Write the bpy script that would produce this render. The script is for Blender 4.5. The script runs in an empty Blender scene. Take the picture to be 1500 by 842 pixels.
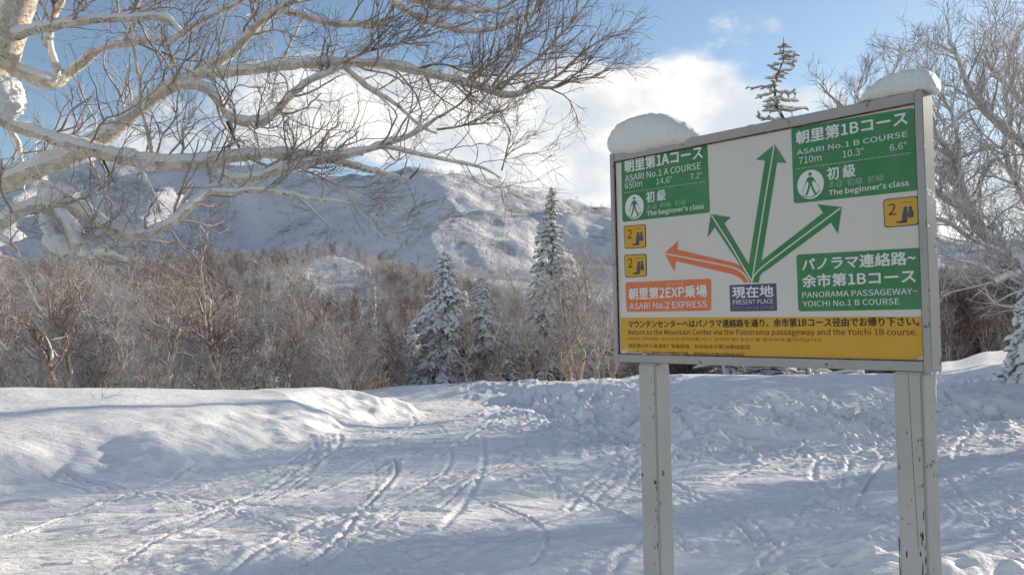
import bpy, math, random
import numpy as np
from mathutils import Vector, Quaternion, Matrix

S = bpy.context.scene
COL = S.collection
rng = np.random.default_rng(7)
random.seed(7)

# ------------------------------------------------------------------ camera, sky, sun, exposure
EYE = 1.6; F = 1300.0; PITCH = math.atan(68 / F)
cam = bpy.data.cameras.new('camera'); co = bpy.data.objects.new('camera', cam); COL.objects.link(co)
cam.sensor_width = 36; cam.lens = F / 1500 * 36; cam.clip_start = .1; cam.clip_end = 20000
co.location = (0, 0, EYE); co.rotation_euler = (math.pi / 2 + PITCH, 0, 0)
S.camera = co
S.view_settings.view_transform = 'Standard'; S.view_settings.look = 'None'
S.view_settings.exposure = .52; S.view_settings.gamma = 1
S.cycles.max_bounces = 6; S.cycles.diffuse_bounces = 3; S.cycles.volume_bounces = 0
S.cycles.transparent_max_bounces = 6; S.cycles.volume_step_rate = 4

SUN_AZ = math.radians(50.5); SUN_EL = math.radians(17)
sdir = Vector((math.sin(SUN_AZ) * math.cos(SUN_EL), math.cos(SUN_AZ) * math.cos(SUN_EL), math.sin(SUN_EL)))
sun = bpy.data.lights.new('sun', 'SUN'); so = bpy.data.objects.new('sun', sun); COL.objects.link(so)
sun.energy = 5.0; sun.angle = math.radians(.55); sun.color = (1.0, .86, .68)
so.rotation_euler = sdir.to_track_quat('Z', 'Y').to_euler(); so.location = (20, 20, 30)

class NT:
    """short-hand for building node trees"""
    def __init__(s, tree): s.t = tree; s.n = tree.nodes; s.l = tree.links
    def new(s, typ, **kw):
        nd = s.n.new(typ)
        for k, v in kw.items(): setattr(nd, k, v)
        return nd
    def put(s, sock, v):
        if isinstance(v, bpy.types.NodeSocket): s.l.new(v, sock)
        elif v is not None: sock.default_value = v
    def math(s, op, a, b=None, c=None, clamp=False):
        nd = s.new('ShaderNodeMath', operation=op, use_clamp=clamp)
        for i, v in enumerate((a, b, c)): s.put(nd.inputs[i], v)
        return nd.outputs[0]
    def noise(s, vec, scale, detail=4, rough=.55, dist=0):
        nd = s.new('ShaderNodeTexNoise'); s.put(nd.inputs['Vector'], vec)
        nd.inputs['Scale'].default_value = scale; nd.inputs['Detail'].default_value = detail
        nd.inputs['Roughness'].default_value = rough; nd.inputs['Distortion'].default_value = dist
        return nd.outputs['Fac']
    def ramp(s, f, a, b):
        nd = s.new('ShaderNodeMapRange', interpolation_type='SMOOTHSTEP'); s.put(nd.inputs[0], f)
        nd.inputs[1].default_value = a; nd.inputs[2].default_value = b
        return nd.outputs[0]
    def mix(s, f, a, b):
        nd = s.new('ShaderNodeMix', data_type='RGBA'); s.put(nd.inputs[0], f); s.put(nd.inputs[6], a); s.put(nd.inputs[7], b)
        return nd.outputs[2]

W = bpy.data.worlds.new('World'); S.world = W; W.use_nodes = True
w = NT(W.node_tree); w.n.clear()
wo = w.new('ShaderNodeOutputWorld'); bg = w.new('ShaderNodeBackground'); w.l.new(bg.outputs[0], wo.inputs[0])
bg.inputs[1].default_value = .1
sky = w.new('ShaderNodeTexSky', sky_type='NISHITA'); sky.sun_disc = False
sky.sun_elevation = SUN_EL; sky.sun_rotation = SUN_AZ
sky.altitude = 600; sky.air_density = 1.0; sky.dust_density = .4; sky.ozone_density = 1.5
tc = w.new('ShaderNodeTexCoord'); nrm = w.new('ShaderNodeVectorMath', operation='NORMALIZE'); w.l.new(tc.outputs['Generated'], nrm.inputs[0])
sp = w.new('ShaderNodeSeparateXYZ'); w.l.new(nrm.outputs[0], sp.inputs[0])
az = w.math('ARCTAN2', sp.outputs[0], sp.outputs[1]); el = w.math('ARCSINE', sp.outputs[2])
cv = w.new('ShaderNodeCombineXYZ'); w.l.new(az, cv.inputs[0]); w.l.new(w.math('MULTIPLY', el, 1.7), cv.inputs[1])
n1 = w.noise(cv.outputs[0], 5.5, 7, .55); n2 = w.noise(cv.outputs[0], 14, 6, .6)
pert = w.math('SUBTRACT', n1, .5); pert2 = w.math('SUBTRACT', n2, .5)
def ae(px, py): return math.atan2(px - 750, F), math.atan2(489 - py, math.hypot(F, px - 750))
total = None
for (px, py, wx, wy, a) in [(880, 180, 165, 60, 1.05), (985, 140, 90, 52, .8), (560, 160, 230, 52, .72), (330, 190, 150, 60, .4),
                            (850, 262, 230, 42, .95), (1215, 135, 75, 26, .5), (1430, 320, 170, 110, 1.0),
                            (700, 165, 150, 45, .6), (2300, 330, 400, 90, .8), (-900, 240, 500, 90, .8), (3200, 150, 500, 300, .6), (-2200, 0, 900, 500, .5), (4300, -100, 900, 500, .5), (-1500, -700, 900, 500, .35)]:  # clouds behind the lens are invented, added to make the fill light more neutral
    if -200 < px < 1700: ca, ce = ae(px, py)
    else: ca, ce = (px - 750) / F, (489 - py) / F
    dx = w.math('MULTIPLY', w.math('SUBTRACT', az, ca), F / wx); dy = w.math('MULTIPLY', w.math('SUBTRACT', el, ce), F / wy)
    r2 = w.math('ADD', w.math('MULTIPLY', dx, dx), w.math('MULTIPLY', dy, dy))
    g = w.math('MULTIPLY', w.math('EXPONENT', w.math('MULTIPLY', r2, -.8)), a)
    total = g if total is None else w.math('ADD', total, g)
dens = w.math('ADD', total, w.math('ADD', w.math('MULTIPLY', pert, 1.9), w.math('MULTIPLY', pert2, .7)))
fac = w.math('MULTIPLY', w.ramp(dens, .26, .68), .93)
# clouds are a little greyer in their own thick lower parts
shade = w.ramp(w.noise(cv.outputs[0], 9, 5, .55), .35, .65)
ccol = w.mix(shade, (5.2, 5.5, 5.9, 1), (8.4, 8.1, 7.6, 1))
final = w.mix(fac, sky.outputs[0], ccol)
w.l.new(final, bg.inputs[0])

# ------------------------------------------------------------------ helpers
CP, SP = math.cos(PITCH), math.sin(PITCH)
def ray(px, py):
    a, b = (px - 750) / F, (421 - py) / F
    return Vector((a, CP - b * SP, SP + b * CP))
def at(px, py, D):
    """point of the place seen at that pixel of the photograph, D metres ahead of the lens"""
    r = ray(px, py); return Vector((0, 0, EYE)) + r * (D / r.y)

def tag(o, label=None, cat=None, group=None, kind=None):
    for k, v in (('label', label), ('category', cat), ('group', group), ('kind', kind)):
        if v: o[k] = v
    return o
def empty(name, loc, label=None, cat=None, group=None):
    o = bpy.data.objects.new(name, None); COL.objects.link(o); o.location = loc; o.empty_display_size = .2
    return tag(o, label, cat, group)
def mesh(name, V, Fc, smooth=True):
    V = np.asarray(V, np.float32); Fc = np.asarray(Fc, np.int32); k = Fc.shape[1]
    m = bpy.data.meshes.new(name)
    m.vertices.add(len(V)); m.vertices.foreach_set('co', V.ravel())
    m.loops.add(Fc.size); m.loops.foreach_set('vertex_index', Fc.ravel())
    m.polygons.add(len(Fc)); m.polygons.foreach_set('loop_start', np.arange(len(Fc), dtype=np.int32) * k)
    m.polygons.foreach_set('loop_total', np.full(len(Fc), k, np.int32))
    if smooth: m.polygons.foreach_set('use_smooth', np.ones(len(Fc), bool))
    m.update(calc_edges=True); return m
def link(name, me, mat, parent=None, loc=None):
    o = bpy.data.objects.new(name, me); COL.objects.link(o)
    if mat is not None:
        me.materials.clear()
        for mm in (mat if isinstance(mat, (list, tuple)) else [mat]): me.materials.append(mm)
    if parent is not None: o.parent = parent
    if loc is not None: o.location = loc
    return o
class Bag:
    """collects vertices and quads (triangles as degenerate-free padded lists are kept apart)"""
    def __init__(s): s.V = []; s.Q = []; s.n = 0
    def add(s, V, Q): s.V.append(np.asarray(V, float).reshape(-1, 3)); s.Q.append(np.asarray(Q).reshape(-1, 4) + s.n); s.n += len(s.V[-1])
    def tubes(s, P, R, k):
        if len(P) == 0: return s
        V, Q = tubes(P, R, k); s.add(V, Q); return s
    def mesh(s, name, off=(0, 0, 0)): return mesh(name, np.concatenate(s.V) - np.asarray(off), np.concatenate(s.Q))
def tubes(P, R, k, flat=1.0):
    """P (M,N,3) centre lines, R (M,N) radii -> k-sided closed-tip tubes as quads"""
    P = np.asarray(P, float); R = np.asarray(R, float); M, N, _ = P.shape
    T = np.gradient(P, axis=1); T /= np.linalg.norm(T, axis=2, keepdims=True) + 1e-9
    ref = np.where(np.abs(T[:, 0, 2:3]) > .9, np.array([1., 0, 0]), np.array([0, 0, 1.]))
    A = np.zeros_like(T); a_ = np.cross(T[:, 0], ref)
    for j in range(N):                                # carry the frame along so the tube never twists
        a_ = a_ - (a_ * T[:, j]).sum(1, keepdims=True) * T[:, j]; a_ = a_ / (np.linalg.norm(a_, axis=1, keepdims=True) + 1e-9); A[:, j] = a_
    B = np.cross(A, T)
    th = np.arange(k) * 2 * np.pi / k
    V = P[:, :, None] + R[:, :, None, None] * (np.cos(th)[:, None] * A[:, :, None] + flat * np.sin(th)[:, None] * B[:, :, None])
    idx = np.arange(M * N * k).reshape(M, N, k); nx = np.roll(idx, -1, axis=2)
    Q = np.stack([idx[:, :-1], nx[:, :-1], nx[:, 1:], idx[:, 1:]], -1).reshape(-1, 4)
    return V.reshape(-1, 3), Q
def resample(pts, rad, n):
    pts = np.asarray(pts, float); rad = np.asarray(rad, float)
    d = np.r_[0, np.cumsum(np.linalg.norm(np.diff(pts, axis=0), axis=1))]; t = np.linspace(0, d[-1], n)
    # Catmull-Rom style smoothing through interpolation of a densified curve
    out = np.stack([np.interp(t, d, pts[:, i]) for i in range(3)], 1)
    for _ in range(2): out[1:-1] = .25 * out[:-2] + .5 * out[1:-1] + .25 * out[2:]
    return out, np.interp(t, d, rad)
def sprout(P, R, K, L, ang=(25, 60), up=.15, n=5, rf=.55, rmin=.0018, wig=.22, lt=(.1, 1.), rg=None, bias=None, tip=.4, rmax=9, grav=0, plane=None):
    rg = rg or rng
    M, N, _ = P.shape
    seglen = np.linalg.norm(np.diff(P, axis=1), axis=2).sum(1)
    p = seglen / seglen.sum(); idx = rg.choice(M, K, p=p)
    t = rg.uniform(lt[0], lt[1], K) ** .8
    f = t * (N - 1); i = np.minimum(f.astype(int), N - 2); fr = (f - i)[:, None]
    a = P[idx, i]; b = P[idx, i + 1]; st = a + (b - a) * fr
    tan = (b - a) / (np.linalg.norm(b - a, axis=1, keepdims=True) + 1e-9)
    rr = R[idx, i] * (1 - fr[:, 0]) + R[idx, i + 1] * fr[:, 0]
    rnd = rg.normal(size=(K, 3)); 
    if plane is not None: rnd = rnd * np.asarray(plane)
    per = rnd - (rnd * tan).sum(1, keepdims=True) * tan; per /= np.linalg.norm(per, axis=1, keepdims=True) + 1e-9
    an = np.radians(rg.uniform(ang[0], ang[1], K))[:, None]
    d = np.cos(an) * tan + np.sin(an) * per; d[:, 2] += up
    if bias is not None: d += np.asarray(bias)
    d /= np.linalg.norm(d, axis=1, keepdims=True)
    ln = rg.uniform(L[0], L[1], K) * (1.15 - .5 * t)
    step = (ln / (n - 1))[:, None]
    Q = np.zeros((K, n, 3)); Q[:, 0] = st
    for j in range(1, n):
        Q[:, j] = Q[:, j - 1] + d * step
        d = d + rg.normal(size=(K, 3)) * wig; d[:, 2] += up * .25 - grav * j / n; d /= np.linalg.norm(d, axis=1, keepdims=True)
    r0 = np.minimum(np.clip(rr * rf, rmin, rmax), np.maximum(rr, rmin))
    RR = r0[:, None] * np.linspace(1, tip, n)[None]; RR = np.maximum(RR, rmin * .6)
    return Q, RR
def copy_tree(o, loc, rz=0, sc=1, label=None, group=None):
    c = o.copy(); COL.objects.link(c); c.location = loc; c.rotation_euler = (0, 0, rz); c.scale = (sc, sc, sc)
    if label: c['label'] = label
    if group: c['group'] = group
    for ch in o.children:
        k = ch.copy(); COL.objects.link(k); k.parent = c
    return c
# lattice noise for numpy
_tab = np.random.default_rng(3).random((256, 256))
def vn(x, y, seed=0):
    x = x + seed * 17.31; y = y + seed * 9.77
    xi = np.floor(x).astype(int); yi = np.floor(y).astype(int); fx = x - xi; fy = y - yi
    fx = fx * fx * fx * (fx * (fx * 6 - 15) + 10); fy = fy * fy * fy * (fy * (fy * 6 - 15) + 10)
    a = _tab[xi & 255, yi & 255]; b = _tab[(xi + 1) & 255, yi & 255]; c = _tab[xi & 255, (yi + 1) & 255]; d = _tab[(xi + 1) & 255, (yi + 1) & 255]
    return ((a * (1 - fx) + b * fx) * (1 - fy) + (c * (1 - fx) + d * fx) * fy) * 2 - 1
def fbm(x, y, o=4, seed=0, g=.5):
    s = 0; a = 1; 
    for i in range(o):
        s = s + a * vn(x, y, seed + i * 3); x = x * 2.03 + 1.7; y = y * 2.03 - 3.1; a *= g
    return s
def ss(x, a, b):
    t = np.clip((x - a) / (b - a), 0, 1); return t * t * (3 - 2 * t)

# ------------------------------------------------------------------ materials
def mat(name, col, rough=.6, spec=.3, fn=None):
    m = bpy.data.materials.new(name); m.use_nodes = True; t = NT(m.node_tree)
    b = t.n['Principled BSDF']; b.inputs['Base Color'].default_value = (*col, 1)
    b.inputs['Roughness'].default_value = rough; b.inputs['Specular IOR Level'].default_value = spec
    if fn: fn(t, b)
    return m
def pos(t): return t.new('ShaderNodeNewGeometry').outputs['Position']
def objc(t): return t.new('ShaderNodeTexCoord').outputs['Object']
def bump(t, b, h, dist, strength=1):
    n = t.new('ShaderNodeBump'); t.put(n.inputs['Height'], h); n.inputs['Distance'].default_value = dist
    n.inputs['Strength'].default_value = strength; t.l.new(n.outputs[0], b.inputs['Normal'])
def upness(t):
    g = t.new('ShaderNodeNewGeometry'); s = t.new('ShaderNodeSeparateXYZ'); t.l.new(g.outputs['Normal'], s.inputs[0]); return s.outputs[2]
def f_snow(t, b):
    p = pos(t); h = t.math('ADD', t.noise(p, 9, 5, .6), t.math('MULTIPLY', t.noise(p, 60, 3, .6), .3))
    mp = t.new('ShaderNodeMapping'); t.l.new(p, mp.inputs[0]); mp.inputs['Rotation'].default_value = (0, 0, -.35); mp.inputs['Scale'].default_value = (2.2, 16, 6)
    h = t.math('ADD', h, t.math('MULTIPLY', t.noise(mp.outputs[0], 1, 5, .65), 1.1)); bump(t, b, h, .03, .8)
    t.l.new(t.mix(t.noise(p, 1.2, 4), (.83, .84, .86, 1), (.90, .90, .90, 1)), b.inputs['Base Color'])
SNOW = mat('snow', (.88, .88, .89), .55, .25, f_snow)
def f_snow2(t, b):
    p = pos(t); bump(t, b, t.noise(p, 30, 7, .7), .016, .8)
SNOWCAP = mat('settled_snow', (.86, .86, .87), .6, .2, f_snow2)
def f_mount(t, b):
    p = pos(t)
    scrub = t.math('MULTIPLY', t.ramp(t.noise(p, .011, 6, .65), .46, .64), t.ramp(t.noise(p, .09, 5, .7), .35, .62))
    c = t.mix(scrub, t.mix(t.noise(p, .02, 5, .6), (.50, .52, .56, 1), (.80, .80, .81, 1)), (.26, .25, .26, 1))
    t.l.new(c, b.inputs['Base Color']); bump(t, b, t.noise(p, .03, 10, .62), 12, .7)
MOUNT = mat('mountain_snow', (.85, .86, .88), .7, .1, f_mount)
def bark(base, dark, snow, thr, scale=18):
    def f(t, b):
        p = pos(t); mp = t.new('ShaderNodeMapping'); t.l.new(p, mp.inputs[0]); mp.inputs['Scale'].default_value = (1, 1, 1)
        n = t.noise(mp.outputs[0], scale, 5, .65); n2 = t.noise(p, scale * 2.7, 4, .7)
        c = t.mix(t.ramp(n, .42, .62), (*[v * .72 for v in base], 1), (*base, 1))
        c = t.mix(t.math('MULTIPLY', t.ramp(t.math('ADD', n2, t.math('MULTIPLY', t.math('SUBTRACT', t.noise(p, scale * .35, 3), .5), .5)), .56, .66), .85), c, (*dark, 1))
        if thr is not None:
            sn = t.ramp(t.math('ADD', upness(t), t.math('MULTIPLY', t.math('SUBTRACT', n, .5), 1.6)), thr, thr + .35)
            c = t.mix(sn, c, (*snow, 1))
        t.l.new(c, b.inputs['Base Color']); bump(t, b, n2, .01, .8)
    return f
BARK = mat('birch_bark', (.5, .42, .34), .8, .2, bark((.80, .72, .61), (.12, .09, .07), (.87, .87, .87), .08))
BARK_F = mat('frosted_birch_bark', (.5, .42, .34), .8, .2, bark((.50, .42, .35), (.10, .08, .06), (.84, .84, .86), .22, 7))
TWIG = mat('dark_birch_twig', (.11, .07, .055), .7, .2, bark((.26, .175, .13), (.09, .06, .05), (.8, .8, .82), .75, 6))
TWIG_F = mat('frosted_twig', (.2, .15, .13), .8, .2, bark((.30, .22, .18), (.11, .08, .07), (.80, .80, .80), .12, 5))
TWIG_B = mat('brown_twig', (.14, .08, .06), .8, .1, bark((.20, .125, .10), (.085, .052, .042), (.75, .75, .77), .70, 4))
RIME = mat('rimed_twig', (.5, .48, .47), .9, .1, bark((.50, .47, .46), (.22, .19, .18), (.82, .82, .84), .1, 3))
HOAR = mat('hoar_covered_bark', (.6, .56, .5), .9, .1, bark((.62, .56, .50), (.20, .16, .14), (.86, .86, .87), -.15, 6))
STUBM = mat('weathered_birch_bark', (.3, .24, .2), .9, .1, bark((.34, .27, .22), (.08, .06, .05), (.8, .8, .82), .75, 9))
NEEDLE = mat('rimed_needles', (.15, .16, .13), .9, .1, bark((.34, .34, .32), (.09, .09, .075), (.80, .80, .81), -.3, 9))
CTRUNK = mat('conifer_bark', (.12, .1, .09), .9, .1, bark((.17, .14, .12), (.06, .05, .04), (.75, .75, .77), .8, 9))
DEADW = mat('dead_wood', (.06, .05, .045), .9, .1)

# ------------------------------------------------------------------ ground: piste, banks, plateau
def gp(px, py):                       # where that pixel's ray meets level ground
    r = ray(px, py); k = -EYE / r.z; return (r.x * k, r.y * k)
def seg_dist(x, y, poly):
    best = np.full(x.shape, 1e9)
    for (ax, ay), (bx, by) in zip(poly[:-1], poly[1:]):
        dx, dy = bx - ax, by - ay; t = np.clip(((x - ax) * dx + (y - ay) * dy) / (dx * dx + dy * dy + 1e-9), 0, 1)
        best = np.minimum(best, np.hypot(x - ax - t * dx, y - ay - t * dy))
    return best
def inside(x, y, poly):
    c = np.zeros(x.shape, bool); n = len(poly)
    for i in range(n):
        (ax, ay), (bx, by) = poly[i], poly[(i + 1) % n]
        hit = ((ay > y) != (by > y)) & (x < (bx - ax) * (y - ay) / (by - ay + 1e-12) + ax); c ^= hit
    return c
toeL = [(-30, 2), (-14, 6.0), gp(-200, 735), gp(0, 715), gp(120, 703), gp(250, 692), gp(340, 676), gp(430, 655), gp(500, 632), gp(560, 612), gp(600, 603), (-2.3, 18.6), (-3.2, 19.2), (-5, 19.7), (-8, 20.2), (-30, 23)]
toeR = [(-30, 24), (-8, 21.6), gp(560, 589), gp(640, 588), gp(720, 590), gp(775, 597), gp(815, 612), gp(860, 632), gp(930, 650), gp(1050, 657), gp(1150, 652), gp(1240, 645), gp(1400, 628), gp(1500, 616), (14, 17.5), (30, 17)]
polyL = toeL + [(-60, 23), (-60, 2)]
polyR = toeR + [(60, 17), (60, 90), (-60, 90), (-60, 24)]
TPX = np.array([-900, 0, 300, 520, 600, 660, 780, 870, 1000, 1300, 1390, 1450, 1520, 1800, 2600.])
TD = np.array([5, 14, 17, 19, 21, 24, 27, 31, 36, 42, 60, 100, 200, 300, 450.])
far = [-6, -13, -28, -38, -45]
TZ = np.array([
    [.45, .80, .62, .45, .20, -.1, -.5, -.9, -1.5, -2.2, *far[0:5]],
    [.45, .74, .58, .40, .15, -.15, -.5, -.9, -1.5, -2.2, *far],
    [.45, .74, .66, .50, .30, .0, -.35, -.8, -1.4, -2.1, *far],
    [.45, .72, .77, .62, .40, .05, -.3, -.8, -1.4, -2.1, *far],
    [.45, .72, .77, .60, .36, .22, -.15, -.7, -1.4, -2.1, *far],
    [.45, .60, .60, .50, .30, .28, -.05, -.6, -1.3, -2.0, *far],
    [.45, .60, .60, .58, .53, .30, .0, -.5, -1.2, -2.0, *far],
    [.45, .66, .73, .68, .55, .35, .08, -.4, -1.1, -2.0, *far],
    [.45, .60, .77, .70, .62, .50, .36, .17, -.1, -.6, -5, *far[1:]],
    [.45, .60, .74, .68, .60, .49, .36, .17, -.1, -.6, -5, *far[1:]],
    [.45, .50, .62, .58, .56, .54, .54, .56, .50, .1, -3, -9, *far[2:]],
    [.45, .50, .56, .55, .58, .64, .74, .90, .90, .6, -2, -8, *far[2:]],
    [.45, .50, .55, .58, .62, .72, .86, 1.08, 1.2, 1.1, -.5, -6, *far[2:]],
    [.45, .50, .55, .60, .70, .85, 1.0, 1.25, 1.5, 1.6, .8, -4, *far[2:]],
    [.45, .50, .60, .70, .80, .9, 1.1, 1.3, 1.6, 1.8, 1.5, -2, *far[2:]]])
def table(px, D):
    px = np.clip(px, TPX[0], TPX[-1] - 1e-6); D = np.clip(D, TD[0], TD[-1] - 1e-6)
    i = np.searchsorted(TPX, px, side='right') - 1; j = np.searchsorted(TD, D, side='right') - 1
    i = np.clip(i, 0, len(TPX) - 2); j = np.clip(j, 0, len(TD) - 2)
    fx = (px - TPX[i]) / (TPX[i + 1] - TPX[i]); fy = (D - TD[j]) / (TD[j + 1] - TD[j])
    fx = fx * fx * (3 - 2 * fx)
    return (TZ[i, j] * (1 - fx) + TZ[i + 1, j] * fx) * (1 - fy) + (TZ[i, j + 1] * (1 - fx) + TZ[i + 1, j + 1] * fx) * fy
def ridge_max(x, y, ridges, base, sm=9.):
    acc = np.exp(np.clip(base / sm, -50, 50))
    for pts, kl, kr in ridges:
        dm = np.full(x.shape, 1e9); best = np.zeros(x.shape)
        for (ax, ay, az_), (bx, by, bz) in zip(pts[:-1], pts[1:]):
            dx, dy = bx - ax, by - ay; ln = math.hypot(dx, dy); t = np.clip(((x - ax) * dx + (y - ay) * dy) / (ln * ln), 0, 1)
            qx, qy = x - ax - t * dx, y - ay - t * dy; d = np.hypot(qx, qy); side = (dx * qy - dy * qx) / (ln * (d + 1e-6))
            w_ = ss(side, -.8, .8); k = kr * (1 - w_) + kl * w_
            best = np.where(d < dm, az_ + (bz - az_) * t - k * (np.sqrt(d * d + 400) - 20), best); dm = np.minimum(dm, d)
        acc = acc + np.exp(np.clip(best / sm, -50, 50))
    return sm * np.log(acc)
def RP(l): return [tuple(at(*p)) for p in l]
RIDGES = [
    # main crest, steep towards the lens
    (RP([(-700, 300, 1500), (-200, 262, 1500), (0, 246, 1500), (200, 238, 1520), (330, 243, 1520), (420, 252, 1500), (500, 254, 1450), (560, 248, 1400), (596, 245, 1380), (640, 268, 1500), (700, 290, 1700)]), .6, .80),
    # spur coming down towards the lens: shaded hollow on its left, sunlit slope on its right
    (RP([(596, 245, 1380), (650, 283, 1180), (690, 300, 1090), (660, 322, 1000), (636, 350, 890), (645, 385, 790), (690, 425, 680), (760, 470, 560)]), .17, .95),
    # cliff-edged shoulder on the skyline
    (RP([(600, 262, 2500), (640, 261, 2400), (690, 262, 2300), (704, 268, 2250), (722, 281, 2230), (742, 292, 2200)]), .5, .95),
    (RP([(706, 280, 2700), (750, 296, 2700), (820, 299, 2800), (900, 306, 2800), (1100, 322, 2700), (1370, 348, 2500), (1500, 352, 2400), (1900, 360, 2400), (2600, 380, 2400)]), .3, .33),
    (RP([(860, 312, 2500), (840, 322, 1900), (860, 345, 1400), (830, 378, 1050), (800, 420, 780), (830, 462, 560)]), .20, .14),
    (RP([(1200, 345, 2300), (1150, 370, 1600), (1100, 410, 1000), (1080, 450, 650)]), .3, .2),
    # near hill
    (RP([(-900, 400, 330), (-200, 395, 340), (0, 398, 350), (250, 400, 380), (400, 391, 400), (480, 381, 420), (560, 402, 430), (620, 428, 440), (700, 447, 450), (800, 462, 460), (1000, 480, 470)]), .25, .22),
    (RP([(265, 250, 1500), (235, 280, 1300), (200, 318, 1120)]), .72, .9),
    (RP([(60, 250, 1500), (20, 300, 1200), (-60, 370, 900)]), .6, .8),
    (RP([(1250, 420, 420), (1400, 408, 400), (1550, 400, 400), (2200, 380, 400)]), .3, .2)]
def Z(x, y):
    D = np.maximum(y, 1e-3); px = 750 + F * x / np.maximum(D, 2)
    px = np.where(y < 2, np.where(x > 0, 2600, -900), px)
    zt = table(px, D)
    r = np.hypot(x, y)
    far_z = ridge_max(x, y, RIDGES, np.interp(r, [0, 450, 900, 1600, 2600, 4000], [-60, -60, -60, -20, 80, 160]))
    far_z = far_z + (11 * fbm(x / 170, y / 170, 6, 11) - 4 * np.abs(fbm(x / 95, y / 140, 4, 19))) * ss(r, 250, 900) + 2.5 * fbm(x / 30, y / 30, 3, 5) * ss(r, 150, 600)
    wf = ss(r, 90, 260)
    return zt * (1 - wf) + np.maximum(far_z, zt * (1 - ss(r, 300, 450)) - 500 * ss(r, 300, 450)) * wf, zt

# ski tracks: shallow grooves with a soft berm, each an arc over the piste
trk = []
tr = np.random.default_rng(21)
def track(pts, wd, dp): trk.append((pts, wd, dp))
track([gp(400, 850), gp(470, 812), gp(500, 788), gp(522, 762), gp(548, 732), gp(570, 710), gp(582, 690), gp(582, 682), gp(575, 680)], .024, .038)
track([gp(275, 780), gp(330, 755), gp(400, 728), gp(455, 700)], .03, .022); track([gp(330, 842), gp(390, 800), gp(420, 782), gp(500, 752)], .03, .022); track([gp(880, 720), gp(1000, 735), gp(1100, 760)], .03, .022); track([gp(1160, 710), gp(1200, 728), gp(1235, 745)], .04, .03)
track([gp(700, 842), gp(560, 800), gp(480, 770)], .03, .01)
for i in range(340):
    D0 = tr.uniform(5.3, 17); X0 = tr.uniform(-6, 8) * D0 / 10
    a = math.radians(tr.choice([tr.normal(10, 8), tr.normal(28, 9), tr.normal(64, 10), tr.normal(80, 8), tr.normal(104, 12)])); L = tr.uniform(1.2, 7.0); c = tr.normal(0, .16)
    pts = [(X0, D0)]
    for j in range(9):
        pts.append((pts[-1][0] + math.sin(a) * L / 9, pts[-1][1] + math.cos(a) * L / 9)); a += c / 3
    wd_, dp_ = tr.uniform(.015, .035), tr.uniform(.008, .024); track(pts, wd_, dp_)
    if i % 3 == 0:
        of = tr.uniform(.12, .3); track([(p + of * math.cos(a), q - of * math.sin(a)) for p, q in pts], wd_, dp_ * .8)
# the fan of vertices starts behind the lens so the snow round the camera is there too
AP = -7.0
na = 850
rr_ = np.concatenate([np.geomspace(8.6, 12, 50)[:-1], np.geomspace(12, 26, 580)[:-1], np.geomspace(26, 66, 150)]); nr = len(rr_)
aa = np.radians(np.concatenate([np.linspace(-58, -24, 90)[:-1], np.linspace(-24, 31, na - 180), np.linspace(31, 62, 92)[1:]])); na = len(aa)
A_, R_ = np.meshgrid(aa, rr_); gx = np.sin(A_) * R_; gy = np.cos(A_) * R_ + AP
z0, zc = Z(gx, gy)
gx_w = gx + .25 * fbm(gx / .9, gy / .9, 3, 31); gy_w = gy + .25 * fbm(gx / .9, gy / .9, 3, 37)
dL = seg_dist(gx_w, gy_w, toeL); inL = inside(gx_w, gy_w, polyL); sL = np.where(inL, dL, -dL)
dR = seg_dist(gx_w, gy_w, toeR); inR = inside(gx_w, gy_w, polyR); sR = np.where(inR, dR, -dR)
nose = np.exp(-((gx + 2.6) ** 2 + (gy - 17.5) ** 2) / 6)
wLb = 2.6 - 1.6 * nose
wv = 3.0 + 3.4 * ss(-gx, 2.6, 6.0); pL = .42 * ss(sL, -.5, 1.5) + .58 * np.clip(sL / wv, 0, 1) ** 1.0 * (2 - np.clip(sL / wv, 0, 1))
pRf = ss(-gx, 0, 2.0)                                   # the smooth far wall left of the piste mouth
pR = (ss(sR, -.1, 1.2) * .45 + ss(sR, .4, 3.6) * .55) * (1 - pRf) + ss(sR, 0, 2.6) * pRf
z = np.maximum(pL, pR) * zc
onb = np.maximum(ss(sL, -.3, .5), ss(sR, -.3, .5))
# the piste itself
pis = 1 - onb
z += pis * (.05 * fbm(gx / 3.5, gy / 3.5, 3, 2) + .022 * fbm(gx / .8, gy / .8, 3, 4))
near = 1 - ss(gy, 16, 26)
# scraped, skidded crust: noise stretched across the run
ca, sa = math.cos(math.radians(20)), math.sin(math.radians(20))
ux, uy = gx * ca + gy * sa, -gx * sa + gy * ca
skid = np.abs(fbm(ux / 1.1, uy / .16, 3, 41)); skid2 = np.abs(fbm(ux / .5 + 3, uy / .09, 2, 45))
patch = ss(fbm(gx / 2.2, gy / 2.2, 3, 51), -.35, .6)
z += pis * near * (.35 + .65 * patch) * (-.036 * skid - .022 * skid2)
wx_, wy_ = vn(gx / .13, gy / .13, 62), vn(gx / .13, gy / .13, 64); lump = fbm(gx / .15 + .45 * wx_, gy / .15 + .45 * wy_, 4, 61); lumps = np.maximum(lump - .3, 0) ** .8
rough = ss(fbm(gx / 1.6, gy / 1.6, 3, 71), .05, .75)
edge = np.exp(-(sR / 1.6) ** 2) * (1 - pRf * .6) + .10 * np.exp(-((sL + .1) / .4) ** 2) * ss(fbm(gx, gy, 2, 5), -.3, .6)
z += near * lumps * (.036 * rough * pis * ss(gx, -5, 0) + .075 * edge)
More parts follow.
